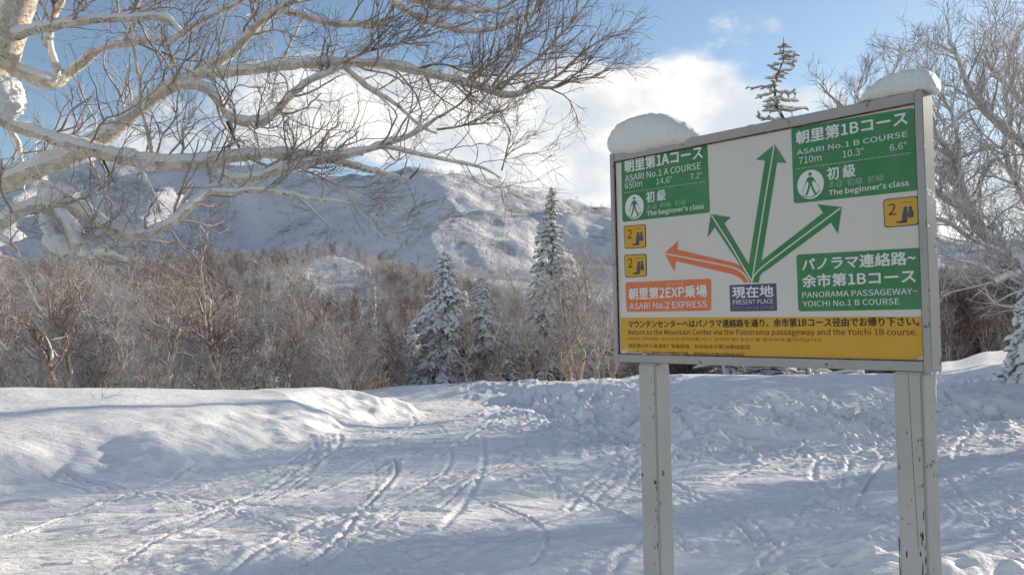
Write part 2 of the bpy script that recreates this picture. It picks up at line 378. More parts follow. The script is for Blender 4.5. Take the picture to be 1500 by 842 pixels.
# rough thrown-up bank on the right
rb = ss(sR, -.6, .6) * (1 - ss(sR, 2.6, 4.6)) * (1 - pRf)
mk = .25 + .9 * ss(fbm(gx / 1.9, gy / 1.5, 2, 123), -.35, .5)
bil = np.abs(fbm(gx / .85 + .3 * vn(gx / .4, gy / .4, 6), gy / .7 + .3 * vn(gx / .4, gy / .4, 16), 3, 81, .42)); blk = np.abs(fbm(gx / .22, gy / .19, 2, 85))
z += rb * (mk * .10 * (.45 - bil) + mk * .010 * (blk - .3) + .15 * fbm(gx / 1.5, gy / 1.2, 2, 83) + .010 * fbm(gx / .07, gy / .06, 2, 87) + mk * .09 * lumps)
# wind-carved folds on the left bank
lb = ss(sL, .1, 1.3) * (1 - ss(sL, 3.5, 7))
fold = 1 - np.abs(vn((gx * .8 + gy * .45) / .9, (gy * .8 - gx * .45) / 4.2, 91))
z += lb * ss(gx, -6.5, -3.2) * .05 * (fold - .5) + ss(sL, .3, 3) * .05 * fbm(gx / 3, gy / 2.2, 3, 95)
z += ss(sL, -.5, .1) * (1 - ss(sL, .3, 1.2)) * .03 * np.abs(fbm(gx / .5, gy / .3, 3, 99))
z += ss(sR, 3.5, 6) * .05 * fbm(gx / 3.1, gy / 2.3, 3, 97)
# heap beside the right post
hp = np.exp(-(((gx - 2.5) / 1.1) ** 2 + ((gy - 5.75) / .42) ** 2)); z += hp * (.15 + .07 * fbm(gx / .25, gy / .2, 2, 15) + .02 * blk)
for pts, wd, dp in trk:
    xs = [p[0] for p in pts]; ys = [p[1] for p in pts]
    m = (gx > min(xs) - .3) & (gx < max(xs) + .3) & (gy > min(ys) - .3) & (gy < max(ys) + .3) & (pis > .5)
    if not m.any(): continue
    d = seg_dist(gx[m], gy[m], pts)
    brk = .8 + .25 * vn(gx[m] * 3, gy[m] * 3, 7)
    z[m] += (-dp * np.exp(-(d / wd) ** 2) + dp * .7 * brk * np.exp(-((d - wd * 1.9) / (wd * .8)) ** 2)) * brk
zz = np.where(gy > 28, z * (1 - ss(gy, 28, 34)) + zc * ss(gy, 28, 34), z)
idx = np.arange(nr * na).reshape(nr, na)
Q = np.stack([idx[:-1, :-1], idx[:-1, 1:], idx[1:, 1:], idx[1:, :-1]], -1).reshape(-1, 4)[:, ::-1]
g = link('snow_ground', mesh('snow_ground', np.stack([gx, gy, zz], -1).reshape(-1, 3), Q), SNOW); tag(g, kind='structure')
def ground_z(x, y):
    """height of the snow at a spot, read off the sheets"""
    xa, ya = np.array([float(x)]), np.array([float(y)])
    r = math.hypot(x, y - AP); a = math.atan2(x, y - AP)
    if r < 58 and aa[0] < a < aa[-1] and r > 9:
        i = int(np.searchsorted(rr_, r)); j = int(np.searchsorted(aa, a)); return float(zz[min(i, nr - 1), min(j, na - 1)])
    return float(Z(xa, ya)[0][0])

# terrain from the plateau edge to the far ridge
nr2, na2 = 430, 500
r2 = 57 * (4200 / 57) ** np.linspace(0, 1, nr2); a2 = np.radians(np.concatenate([np.linspace(-75, -36, 60)[:-1], np.linspace(-36, 36, na2 - 119), np.linspace(36, 75, 61)[1:]])); na2 = len(a2)
A2, R2 = np.meshgrid(a2, r2); hx, hy = np.sin(A2) * R2, np.cos(A2) * R2
hz = Z(hx, hy)[0] - .25 * (1 - ss(R2, 60, 75))
idx = np.arange(nr2 * na2).reshape(nr2, na2)
Q = np.stack([idx[:-1, :-1], idx[:-1, 1:], idx[1:, 1:], idx[1:, :-1]], -1).reshape(-1, 4)[:, ::-1]
g = link('mountain_terrain', mesh('mountain_terrain', np.stack([hx, hy, hz], -1).reshape(-1, 3), Q), MOUNT); tag(g, kind='structure')

# ------------------------------------------------------------------ the course sign
O = Vector((.5839294, 5.08968087, 1.44080305)); DU = Vector((.65426893, -.756261797, -.000511687)).normalized()
UV = Vector((-.01974542, -.01775883, .99964731)).normalized(); NV = DU.cross(UV).normalized()
if NV.y > 0: NV = -NV
BW, BH = 1.8, 1.193351
def uv(px, py):
    r = ray(px, py); C = Vector((0, 0, EYE)); k = (O - C).dot(NV) / r.dot(NV); p = C + r * k - O
    return (p.dot(DU), p.dot(UV))
SM = Matrix(((DU.x, UV.x, NV.x, O.x), (DU.y, UV.y, NV.y, O.y), (DU.z, UV.z, NV.z, O.z), (0, 0, 0, 1)))
sign = empty('course_sign', (0, 0, 0), 'large white ski course sign board with green, orange and yellow plates on two square posts', 'sign')
sign.matrix_world = SM
def paint(t, b, base, rust, chip, edge=0):
    p = objc(t); n = t.noise(p, 14, 6, .7); n2 = t.noise(p, 3, 4, .6)
    f = t.ramp(t.math('ADD', n, t.math('MULTIPLY', n2, .35)), chip, chip + .03)
    c = t.mix(t.ramp(t.noise(p, 2.3, 5, .6), .3, .7), (*[v * .88 for v in base], 1), (*base, 1))
    mp = t.new('ShaderNodeMapping'); t.l.new(p, mp.inputs[0]); mp.inputs['Scale'].default_value = (40, 1.5, 40)
    st = t.ramp(t.noise(mp.outputs[0], 1, 5, .7), .6, .8)
    c = t.mix(t.math('MULTIPLY', st, .35), c, (.35, .27, .2, 1))
    c = t.mix(f, c, (*rust, 1)); t.l.new(c, b.inputs['Base Color']); bump(t, b, t.math('SUBTRACT', t.math('MULTIPLY', t.noise(p, 60, 3), .25), f), .0015, .4)
POSTM = mat('white_painted_steel', (.6, .6, .58), .45, .4, lambda t, b: paint(t, b, (.48, .465, .44), (.10, .045, .025), .83))
FRAMEM = mat('grey_white_frame_paint', (.6, .6, .6), .45, .4, lambda t, b: paint(t, b, (.41, .40, .39), (.14, .06, .05), .80))
RUST = mat('rusty_seam', (.09, .03, .03), .9, .1, lambda t, b: t.l.new(t.mix(t.ramp(t.noise(objc(t), 30, 5, .7), .4, .6), (.035, .02, .02, 1), (.20, .07, .055, 1)), b.inputs['Base Color']))
def vin(col, wear=.12):
    def f(t, b):
        p = objc(t); n = t.noise(p, 5, 6, .65); n2 = t.noise(p, 40, 4, .6)
        c = t.mix(t.math('MULTIPLY', t.ramp(n, .35, .75), wear), (*col, 1), (.62, .62, .60, 1))
        c = t.mix(t.math('MULTIPLY', t.ramp(n2, .5, .8), .08), c, (.3, .28, .25, 1)); t.l.new(c, b.inputs['Base Color'])
        bump(t, b, t.noise(p, 9, 4, .5), .004, .5)
    return f
WHITEV = mat('white_vinyl', (.66, .65, .64), .4, .4, vin((.67, .63, .58), .16))
GREEN = mat('green_vinyl', (.02, .2, .07), .35, .4, vin((.018, .20, .060), .09))
ORANGE = mat('orange_vinyl', (.7, .16, .05), .35, .4, vin((.72, .17, .055), .10))
YELLOW = mat('yellow_vinyl', (.75, .4, .02), .35, .4, vin((.64, .345, .018), .06))
NAVY = mat('navy_vinyl', (.05, .05, .13), .35, .4, vin((.055, .050, .14), .08))
INK = mat('dark_lettering', (.04, .03, .03), .5, .3); INKB = mat('brown_lettering', (.10, .055, .02), .5, .3); INKT = mat('faded_brown_lettering', (.24, .13, .02), .5, .3)
WLET = mat('white_lettering', (.74, .74, .72), .45, .3, vin((.76, .76, .74), .05)); WLETF = mat('faded_white_lettering', (.35, .5, .4), .5, .3)
NLETF = mat('faded_grey_lettering', (.3, .3, .36), .5, .3)
FROSTM = mat('frost_on_vinyl', (.62, .52, .36), .8, .1, lambda t, b: t.l.new(t.mix(t.ramp(t.noise(objc(t), 60, 4, .6), .4, .6), (.66, .44, .10, 1), (.74, .70, .62, 1)), b.inputs['Base Color']))
GREY = mat('grey_seated_figure_ink', (.09, .095, .12), .5, .3)
def box(name, u0, u1, v0, v1, n0, n1, m, parent=sign, bev=.003):
    import bmesh
    bm = bmesh.new(); bmesh.ops.create_cube(bm, size=1)
    for v in bm.verts: v.co = Vector(((u0 + u1) / 2 + v.co.x * (u1 - u0), (v0 + v1) / 2 + v.co.y * (v1 - v0), (n0 + n1) / 2 + v.co.z * (n1 - n0)))
    if bev: bmesh.ops.bevel(bm, geom=bm.edges[:], offset=bev, segments=2, affect='EDGES')
    me = bpy.data.meshes.new(name); bm.to_mesh(me); bm.free(); return link(name, me, m, parent)
def ngon(name, pts, n, m, parent, th=.0012):
    k = len(pts); V = [(x, y, n) for x, y in pts] + [(x, y, n - th) for x, y in pts]
    area = sum(pts[i][0] * pts[(i + 1) % k][1] - pts[(i + 1) % k][0] * pts[i][1] for i in range(k))
    Fc = [list(range(k))] + [[i, i + k, (i + 1) % k + k, (i + 1) % k] for i in range(k)]
    if area < 0: Fc = [f[::-1] for f in Fc]
    me = bpy.data.meshes.new(name); me.from_pydata(V, [], Fc); return link(name, me, m, parent)
def rrect(c4, r):
    """rounded board-plane rectangle through four photographed corners (TL TR BR BL)"""
    c = [Vector(uv(*p)) for p in c4]; out = []
    for i in range(4):
        a, b, d = c[i - 1], c[i], c[(i + 1) % 4]; e1 = (a - b).normalized(); e2 = (d - b).normalized(); ctr = b + e1 * r + e2 * r
        p0 = b + e1 * r; p1 = b + e2 * r
        for s in range(6):
            t = s / 5 * math.pi / 2; out.append(tuple(ctr - e2 * r * math.cos(t) - e1 * r * math.sin(t)))
    return out
try: FONT = bpy.data.fonts.load(bpy.utils.system_resource('DATAFILES', path='fonts') + '/Noto Sans CJK Regular.woff2')
except Exception: FONT = None
def text(body, lb, lt, rb, n, m, parent, bold=.02, name='lettering'):
    cu = bpy.data.curves.new('t', 'FONT'); cu.body = body; cu.size = 1; cu.resolution_u = 3
    if FONT: cu.font = FONT
    o = bpy.data.objects.new('t', cu); COL.objects.link(o); bpy.context.view_layer.update()
    me = bpy.data.meshes.new_from_object(o.evaluated_get(bpy.context.evaluated_depsgraph_get()))
    bpy.data.objects.remove(o); 
    V = np.array([v.co[:] for v in me.vertices]); lo = V.min(0); hi = V.max(0)
    desc = any(ch in body for ch in 'gpqy,')          # keep the baseline of lower-case lines
    if body.isascii(): lo[1] = 0; hi[1] = min(hi[1], hi[1])
    u0, v0 = uv(*lb); u1, _ = uv(*rb); _, v1 = uv(*lt)
    V[:, 0] = u0 + (V[:, 0] - lo[0]) / (hi[0] - lo[0]) * (u1 - u0); V[:, 1] = v0 + (V[:, 1] - lo[1]) / (hi[1] - lo[1]) * (v1 - v0); V[:, 2] = n
    fc = [tuple(p.vertices) for p in me.polygons]
    if bold:                                          # heavier strokes: the same outline laid again a hair to each side
        h = (v1 - v0) * bold; V2, F2 = [], []
        for q, (a, b) in enumerate(((0, 0), (h, 0), (-h, 0), (0, h * .8), (0, -h * .8))):
            F2 += [tuple(i + len(V) * q for i in f) for f in fc]; V2.append(V + np.array([a, b, q * 4e-5]))
        V = np.concatenate(V2); fc = F2
    me = bpy.data.meshes.new(name); me.from_pydata(V.tolist(), [], fc); me.update()
    if me.polygons[0].normal.z < 0: me.flip_normals()
    o = link(name, me, m, parent); o['kind'] = 'stuff'; return o
box('face_panel', .02, BW - .01, .03, BH - .03, -.03, -.012, WHITEV, bev=0)
box('frame_side', 0, .032, .0, BH, -.09, 0, FRAMEM); box('frame_side', BW - .036, BW, .0, BH, -.09, .004, FRAMEM)
box('frame_rail', .033, BW - .037, BH - .05, BH - .001, -.09, -.002, FRAMEM); box('frame_rail', .033, BW - .037, .001, .044, -.09, .002, FRAMEM)
box('back_plate', .034, BW - .038, .046, BH - .052, -.085, -.055, FRAMEM, bev=0)
for (u0, u1, v0, v1) in ((.032, .037, .045, BH - .05), (BW - .040, BW - .036, .045, BH - .05), (.037, BW - .04, .044, .049), (.037, BW - .04, BH - .0545, BH - .050)):
    box('rusty_seam', u0, u1, v0, v1, -.02, -.003, RUST, bev=0)
pu = [uv(937, 600)[0], uv(1311, 600)[0]]
for i, (u0, tone) in enumerate(((pu[0], 'left'), (pu[1], 'right'))):
    p = box('post', u0, u0 + .128, -1.75, -.0015, -.118, .010, POSTM, bev=.012)
    m = np.random.default_rng(5 + i)
    # flaked-off paint with rust along the near edge of the post
    for k in range(26 if i else 20):
        v = -abs(m.normal(.55, .3)) - .12 if k % 3 else -m.uniform(.08, 1.2); 
        if v < -1.3: continue
        L = m.uniform(.004, .016) * (1.6 if v < -.6 else .8); wd = m.uniform(.0012, .003) * (1.5 if v < -.6 else 1); onside = m.random() < .8
        uu = u0 + (.108 + m.normal(0, .008) if onside else m.uniform(.01, .1))
        uu = min(uu, u0 + .114)
        pts = [(uu + wd * math.cos(a) * m.uniform(.5, 1.3), v + L * math.sin(a) * m.uniform(.5, 1.2)) for a in np.linspace(0, 2 * math.pi, 9)[:-1]]
        ngon('rust_chip', pts, .0108, RUST, p, .0006)
    if i:
        crack = [(u0 + .066 + .0045 * vn(np.array(v * 9.), np.array(1.), 3) + (.018 * t), v) for t, v in [(s / 15, -.004 - s / 15 * .74) for s in range(16)]]
        ngon('paint_crack', [(a - .0007, b) for a, b in crack] + [(a + .0007, b) for a, b in crack[::-1]], .0107, RUST, p, .0005)
        ngon('rust_chip', [(u0 + .092, -.93), (u0 + .101, -.80), (u0 + .104, -.805), (u0 + .099, -.94), (u0 + .086, -.955)], .0109, RUST, p, .0006)
        ngon('rust_chip', [(u0 + .001, -.70), (u0 + .006, -.72), (u0 + .004, -.80), (u0 + .007, -.90), (u0 + .003, -1.2), (u0 + .0, -1.2)], .0109, RUST, p, .0006)
# course plates
N1, N2, N3 = -.0105, -.0092, -.0085
def plate(name, c4, m, r=.012, label=None, n=N1):
    o = ngon(name, rrect(c4, r), n, m, sign); 
    if label: o['label'] = label
    return o
def skier(par, cx, cy, R):
    th = np.linspace(0, 2 * math.pi, 33)[:-1]; u0, v0 = uv(cx, cy)
    o = ngon('round_pictogram', [(u0 + R * math.cos(a), v0 + R * math.sin(a)) for a in th], N2, WLET, par)
    def poly(pts): ngon('walking_skier_mark', [(u0 + R * a, v0 + R * b) for a, b in pts], N3, GREEN, par, .0005)
    ngon('walking_skier_mark', [(u0 + R * .13 * math.cos(a), v0 + R * (.70 + .13 * math.sin(a))) for a in th[::3]], N3, GREEN, par, .0005)
    poly([(-.14, .52), (.14, .52), (.22, .35), (.12, .02), (-.12, .02), (-.22, .35)])
    poly([(-.12, .03), (.03, .03), (-.08, -.35), (-.27, -.72), (-.42, -.72), (-.24, -.3)]); poly([(-.02, .03), (.12, .03), (.24, -.3), (.44, -.66), (.30, -.72), (.10, -.35)])
    poly([(-.16, .50), (-.24, .42), (-.40, .10), (-.34, .07), (-.15, .33)]); poly([(.16, .50), (.24, .42), (.42, .12), (.36, .08), (.15, .33)])
    poly([(-.37, .12), (-.34, .10), (-.60, -.42), (-.63, -.40)]); poly([(.38, .14), (.41, .12), (.66, -.28), (.63, -.30)])
    poly([(-.66, -.60), (-.62, -.66), (-.40, -.78), (-.05, -.86), (-.05, -.91), (-.42, -.84), (-.66, -.70)])
    poly([(.66, -.42), (.70, -.48), (.50, -.72), (.20, -.86), (-.05, -.91), (-.05, -.86), (.18, -.80), (.48, -.64)])
    return o
def dots(par, p0, p1, n=44):
    a, b = Vector(uv(*p0)), Vector(uv(*p1)); pts = []
    bag = Bag()
    for i in range(n):
        c = a.lerp(b, i / (n - 1)); h = .0028; e = .0016
        bag.add([(c.x - h, c.y - e, N2), (c.x + h, c.y - e, N2), (c.x + h, c.y + e, N2), (c.x - h, c.y + e, N2)], [[0, 1, 2, 3]])
    link('dotted_line', bag.mesh('dotted_line'), WLET, par)
g1 = plate('course_plate', [(908, 231), (1034, 211), (1038, 311), (910, 325)], GREEN, .014, 'green plate for the number 1 A course under the larger snow cap')
text('朝里第1Aコース', (913.5, 253), (913.5, 234.5), (1027.6, 234), N2, WLET, g1, .035)
text('ASARI No.1 A COURSE', (914, 266), (914, 257), (1025, 250), N2, WLET, g1, .012)
text('650m', (914, 277), (914, 267.7), (939, 274.5), N2, WLET, g1, 0); text('14.6°', (960, 270.5), (960, 261.5), (983, 268), N2, WLET, g1, 0); text('7.2°', (1009.7, 262.8), (1009.7, 254.5), (1027, 261), N2, WLET, g1, 0)
dots(g1, (913, 282.5), (1030, 266)); skier(g1, 927.5, 303, abs(uv(927, 285)[1] - uv(927, 321)[1]) / 2)
text('初 級', (945.5, 297), (945.5, 281), (973.6, 293.7), N2, WLET, g1, .03)
text('초급  初级  初級', (946, 307), (946, 300), (1003.5, 301.7), N2, WLETF, g1, 0)
text("The beginner's class", (946, 316), (946, 309), (1029.5, 307.6), N2, WLET, g1, .03)
g2 = plate('course_plate', [(1157, 188), (1337, 157), (1343, 278.6), (1161, 298)], GREEN, .014, 'green plate for the number 1 B course at the top right')
text('朝里第1Bコース', (1165, 211.5), (1165, 192.7), (1328, 185.6), N2, WLET, g2, .035)
text('ASARI No.1 B COURSE', (1166, 227), (1166, 219.8), (1328, 203.8), N2, WLET, g2, .012)
text('710m', (1168.7, 240.3), (1168.7, 230.5), (1202, 236.7), N2, WLET, g2, 0); text('10.3°', (1233, 231), (1233, 220.7), (1264, 226.6), N2, WLET, g2, 0); text('6.6°', (1302, 220.9), (1302, 211.4), (1327, 218), N2, WLET, g2, 0)
dots(g2, (1166, 247.2), (1331, 224)); skier(g2, 1185.6, 270, abs(uv(1185, 248.7)[1] - uv(1185, 291.5)[1]) / 2)
text('初 級', (1210.5, 264), (1210.5, 245.6), (1251.5, 258.6), N2, WLET, g2, .03)
text('초급  初级  初級', (1212.3, 275.6), (1212.3, 265.8), (1294, 267.5), N2, WLETF, g2, 0)
text("The beginner's class", (1212.7, 286.2), (1212.7, 278.2), (1330, 273.8), N2, WLET, g2, .03)
g3 = plate('course_plate', [(1164.6, 373), (1348, 362.6), (1351, 452.8), (1167.7, 456)], GREEN, .014, 'green plate for the panorama passageway at the lower right')
text('パノラマ連絡路~', (1174, 396.6), (1174, 378.7), (1340, 390.4), N2, WLET, g3, .035)
text('余市第1Bコース', (1174, 421), (1174, 402.8), (1340, 414.8), N2, WLET, g3, .035)
text('PANORAMA PASSAGEWAY~', (1174, 436), (1174, 428), (1343, 433.4), N2, WLET, g3, .012)
text('YOICHI No.1 B COURSE', (1174.8, 449), (1174.8, 441), (1316, 448), N2, WLET, g3, .012)
g4 = plate('express_plate', [(914, 413.6), (1039.8, 408), (1040, 455), (916, 456.8)], ORANGE, .014)
text('エクスプレス', (974, 418.6), (974, 413.9), (999.6, 417), N2, WLET, g4, 0)
text('朝里第2EXP乗場', (920, 439), (920, 422.5), (1034, 436), N2, WLET, g4, .035)
text('ASARI No.2 EXPRESS', (921, 452.8), (921, 444), (1034, 451), N2, WLET, g4, .015)
g5 = plate('present_place_plate', [(1066.6, 417.6), (1135, 414.8), (1136.4, 455), (1068, 456)], NAVY, .0012)
text('現在地', (1071.6, 436.7), (1071.6, 420.4), (1131, 435), N2, WLET, g5, .035)
text('PRESENT PLACE', (1072, 446), (1072, 439.5), (1131, 445), N2, WLET, g5, 0)
text('현재 위치  目前位置  目前位置', (1071.6, 453.4), (1071.6, 448.8), (1131.5, 452.8), N2, NLETF, g5, 0)
yb = [uv(907, 465.2), uv(1356, 463.6), uv(1357, 520), uv(1340, 527), uv(1250, 530.2), uv(1100, 528), uv(908, 524)]
yb = [(max(.0385, min(BW - .0415, a)), max(.0505, b)) for a, b in yb]
g6 = ngon('notice_band', yb, N1, YELLOW, sign)
text('マウンテンセンターへはパノラマ連絡路を通り、余市第1Bコース径由でお帰り下さい。', (919, 480), (919, 469.7), (1345, 480.8), N2, INK, g6, .028)
text('Return to the Mountain Center via the Panorama passageway and the Yoichi 1B course.', (919, 490), (919, 482.5), (1342.5, 493), N2, INKB, g6, .002)
text('마운틴 센터에는 파노라마 연락로를 지나, 요이치 제1 B코스를 경유하여 돌아가십시오', (919, 499), (919, 493.7), (1203, 503), N2, INKT, g6, 0)
text('前往雪山中心者请走广角联结道，并经由余市第1B路线返回', (919, 509), (919, 503), (1096.7, 511.7), N2, INKB, g6, 0)
text('前往雪山中心者請走全景聯絡通路，並經由余市第1B路線返回', (919, 519), (919, 513.5), (1088, 521.7), N2, INKB, g6, 0)
fp = [uv(*q) for q in ((907, 514), (913, 511.5), (922, 512), (932, 514), (942, 516.5), (952, 519), (962, 522), (950, 523), (930, 522.5), (909, 521.5))]
ngon('stuck_frost', [(max(a, .0385), max(b, .051)) for a, b in fp], N2, FROSTM, sign)
b_ = Bag(); uu_ = np.linspace(.04, .62, 40); pp_ = np.stack([uu_, .0465 + .0015 * vn(uu_ * 30, uu_ * 0, 2), np.full(40, -.008)], 1); b_.tubes(pp_[None], ((.0042 + .002 * vn(uu_ * 24, uu_ * 0 + 3, 2)) * ss(.64 - uu_, 0, .25))[None] + .0004, 7)
link('ledge_snow', b_.mesh('ledge_snow'), SNOWCAP, sign)
def icon(c4, lab, s):
    o = plate('lift_icon', c4, INK, .014, lab); c = [Vector(uv(*p)) for p in c4]; m = (c[0] + c[2]) / 2
    ins = [tuple(m + (Vector(p) - m) * .945) for p in rrect(c4, .014)]; ngon('yellow_ground', ins, N2, YELLOW, o)
    w_, h_ = (c[1] - c[0]).length, (c[0] - c[3]).length; b = c[3]
    def q(a, d): return (b.x + a * w_, b.y + d * h_)
    def poly(pts, mm=GREY): ngon('seated_riders_mark', [q(*p) for p in pts], N3, mm, o, .0005)
    def disc(a, d, r): poly([(a + r * math.cos(t), d + r * math.sin(t) * w_ / h_) for t in np.linspace(0, 2 * math.pi, 13)[:-1]])
    dd = text('2', c4[0], c4[3], c4[1], N3, INKB, o, .01, 'numeral')
    V = np.array([v.co[:] for v in dd.data.vertices]); lo, hi = V.min(0), V.max(0)
    tx = (V[:, 0] - lo[0]) / (hi[0] - lo[0]); ty = (V[:, 1] - lo[1]) / (hi[1] - lo[1])
    if uv(*c4[0])[1] > uv(*c4[3])[1]: ty = 1 - ty
    x0, y0 = q(.15, .42); V[:, 0] = x0 + tx * w_ * .21; V[:, 1] = y0 + ty * h_ * .40
    dd.data.vertices.foreach_set('co', V.ravel().astype(np.float32))
    disc(.63, .60, .055); disc(.77, .60, .055)
    poly([(.57, .55), (.68, .55), (.70, .40), (.68, .24), (.66, .14), (.54, .14), (.52, .30)])
    poly([(.72, .54), (.82, .54), (.86, .42), (.85, .28), (.72, .26), (.70, .40)])
    poly([(.34, .17), (.48, .19), (.66, .17), (.68, .12), (.50, .10), (.36, .13)], INKB)
    poly([(.50, .80), (.66, .83), (.84, .79), (.84, .775), (.66, .815), (.50, .785)], INKT)
icon([(911.6, 331), (944, 328.5), (944.5, 362.5), (913.3, 364.5)], 'yellow chair lift pictogram, upper of the two at the left edge', 1)
icon([(912.2, 373.2), (945, 371.7), (945.5, 405), (914, 406.5)], 'yellow chair lift pictogram, lower of the two at the left edge', 1)
icon([(1291.8, 292), (1343.5, 286.5), (1344.5, 329.2), (1293.5, 333.5)], 'yellow chair lift pictogram under the green 1 B plate', 1)
def arrow(pts, line, m, lab, k):
    o = ngon('direction_arrow', [uv(*p) for p in pts], N1 + k * .0003, m, sign, .001); o['label'] = lab
    l = [Vector(uv(*p)) for p in line]; L, R = [], []
    for i, p in enumerate(l):
        t = (l[min(i + 1, len(l) - 1)] - l[max(i - 1, 0)]).normalized(); nn = Vector((-t.y, t.x)) * .0038
        L.append(tuple(p + nn)); R.append(tuple(p - nn))
    ngon('centre_line', L + R[::-1], N2 + k * .0003, WHITEV, o, .0006)
arrow([(971.5, 370.8), (992, 352.2), (990, 365.3), (1074.2, 385.2), (1086, 391), (1093, 399), (1097.5, 407.6), (1098, 413.6), (1088, 413.6), (1085, 409.5), (1079, 405.3), (1070.6, 401.6), (988, 382.2), (986, 397.8)],
      [(973, 371.3), (1060, 388.5), (1077.5, 393.5), (1087, 400), (1093, 407), (1095.5, 413)], ORANGE, 'orange arrow pointing left to the express lift', 0)
arrow([(1039.2, 313.4), (1068.7, 318.3), (1059, 327), (1094, 385.8), (1101, 411), (1097, 413), (1088, 396.5), (1045.2, 332.8), (1034.3, 347.8)], [(1040.5, 315), (1068, 358), (1099, 411)], GREEN, 'short green arrow pointing up and left', 1)
arrow([(1231, 303.3), (1195.5, 298.9), (1204, 311.5), (1113.8, 381.7), (1105, 393), (1100, 408), (1100, 413.6), (1109.5, 413.6), (1110.8, 404.5), (1115, 399), (1124, 393.5), (1215.4, 325.7), (1225.5, 342)],
      [(1229.5, 304.8), (1124, 384), (1110, 395.5), (1103, 404), (1099.7, 413)], GREEN, 'green arrow pointing up and right', 2)
arrow([(1132.7, 211.5), (1105.6, 233.6), (1119, 235), (1094.7, 388.5), (1097, 404), (1099.5, 413), (1107, 398), (1112.5, 388), (1136.2, 237.7), (1150.4, 238.5)], [(1132.5, 213), (1118, 300), (1100, 412)], GREEN, 'tall green arrow pointing up', 3)

# snow caps on the sign, icicle below its corner
def blob(name, prof, depth, m, label, cat, nc=-.045, res=(110, 48), seed=1, roughness=.006):
    """prof: list of (u, top, bottom); a rounded body whose cross-section is a flattened dome"""
    us = np.array([p[0] for p in prof]); tp = np.array([p[1] for p in prof]); bt = np.array([p[2] for p in prof])
    # arc-like resampling in u
    t = (1 - np.cos(np.linspace(0, np.pi, res[0]))) / 2; U = us[0] + (us[-1] - us[0]) * t
    def cs(v):
        return np.interp(U, us, v)
    T, B = cs(tp), cs(bt)
    for _ in range(3): T[1:-1] = .25 * T[:-2] + .5 * T[1:-1] + .25 * T[2:]; B[1:-1] = .25 * B[:-2] + .5 * B[1:-1] + .25 * B[2:]
    H = T - B; C = (T + B) / 2; prof_d = np.clip(H / H.max(), .01, 1) ** .6 * depth
    ang = np.linspace(0, 2 * np.pi, res[1], endpoint=False)
    ca_, sa_ = np.cos(ang), np.sin(ang); ca_ = np.sign(ca_) * np.abs(ca_) ** .75; sa_ = np.sign(sa_) * np.abs(sa_) ** .75
    V = np.zeros((res[0], res[1], 3)); V[..., 0] = U[:, None]; V[..., 1] = C[:, None] + H[:, None] / 2 * sa_; V[..., 2] = nc + prof_d[:, None] * ca_
    nz = fbm(V[..., 0] * 18, V[..., 1] * 18 + V[..., 2] * 14, 5, seed, .6); V[..., 1] += nz * roughness; V[..., 2] += nz * roughness
    i = np.arange(res[0] * res[1]).reshape(res); j = np.roll(i, -1, 1)
    Q = np.stack([i[:-1], j[:-1], j[1:], i[1:]], -1).reshape(-1, 4)
    V[0] = V[0].mean(0) + (V[0] - V[0].mean(0)) * .02; V[-1] = V[-1].mean(0) + (V[-1] - V[-1].mean(0)) * .02
    Vw = V.reshape(-1, 3) @ np.array([DU, UV, NV])       # sign plane -> world, origin kept at the cap's base
    base = O + DU * float(us.mean()) + UV * BH
    Vw = Vw + np.array(O - base)
    o = link(name, mesh(name, Vw, Q), m, loc=base); tag(o, label, cat); return o
def cap(pl): return [(uv(x, t)[0], uv(x, t)[1], uv(x, b)[1]) for x, t, b in pl]
blob('snow_mound', cap([(891.5, 215, 222), (893, 200, 226), (897, 190, 227), (905, 181, 227), (920, 172, 226), (938, 167, 223), (955, 165.5, 220), (972, 168, 217), (988, 175, 213), (1000, 183, 211), (1010, 190, 206), (1016, 195, 200)]), .095, SNOWCAP,
     'tall rounded cap of snow on the lower far corner of the sign', 'snow mound', seed=4)
blob('snow_mound', cap([(1250, 150.5, 153), (1256, 143, 151), (1268, 129, 149), (1284, 116, 147), (1302, 106, 143), (1320, 100, 139), (1338, 98, 136), (1350, 98.5, 134), (1358, 102, 134), (1363, 110, 133), (1365, 118, 127)]), .07, SNOWCAP,
     'long low cap of snow on the top near corner of the sign', 'snow mound', seed=9)
ICE = mat('ice', (.85, .9, .95), .08, .5); ICE.node_tree.nodes['Principled BSDF'].inputs['Transmission Weight'].default_value = .75; ICE.node_tree.nodes['Principled BSDF'].inputs['IOR'].default_value = 1.31
for (uu, nn, L, r, lb) in ((BW - .012, -.05, .145, .007, 'long thin icicle hanging from the near bottom corner of the sign'), (BW - .006, -.085, .035, .005, 'short icicle stub beside the long icicle under the sign')):
    t = np.linspace(0, 1, 14); p = np.array(O + DU * uu + NV * nn + UV * .001)
    P = np.stack([np.zeros(14), np.zeros(14), -t * L], 1); P[:, 0] += .0012 * np.sin(t * 9)
    V, Q = tubes(P[None], (r * (1 - t) ** .7 * (1 + .25 * np.sin(t * 22)) + .0006)[None], 8)
    tag(link('icicle', mesh('icicle', V, Q), ICE, loc=p), lb, 'icicle')

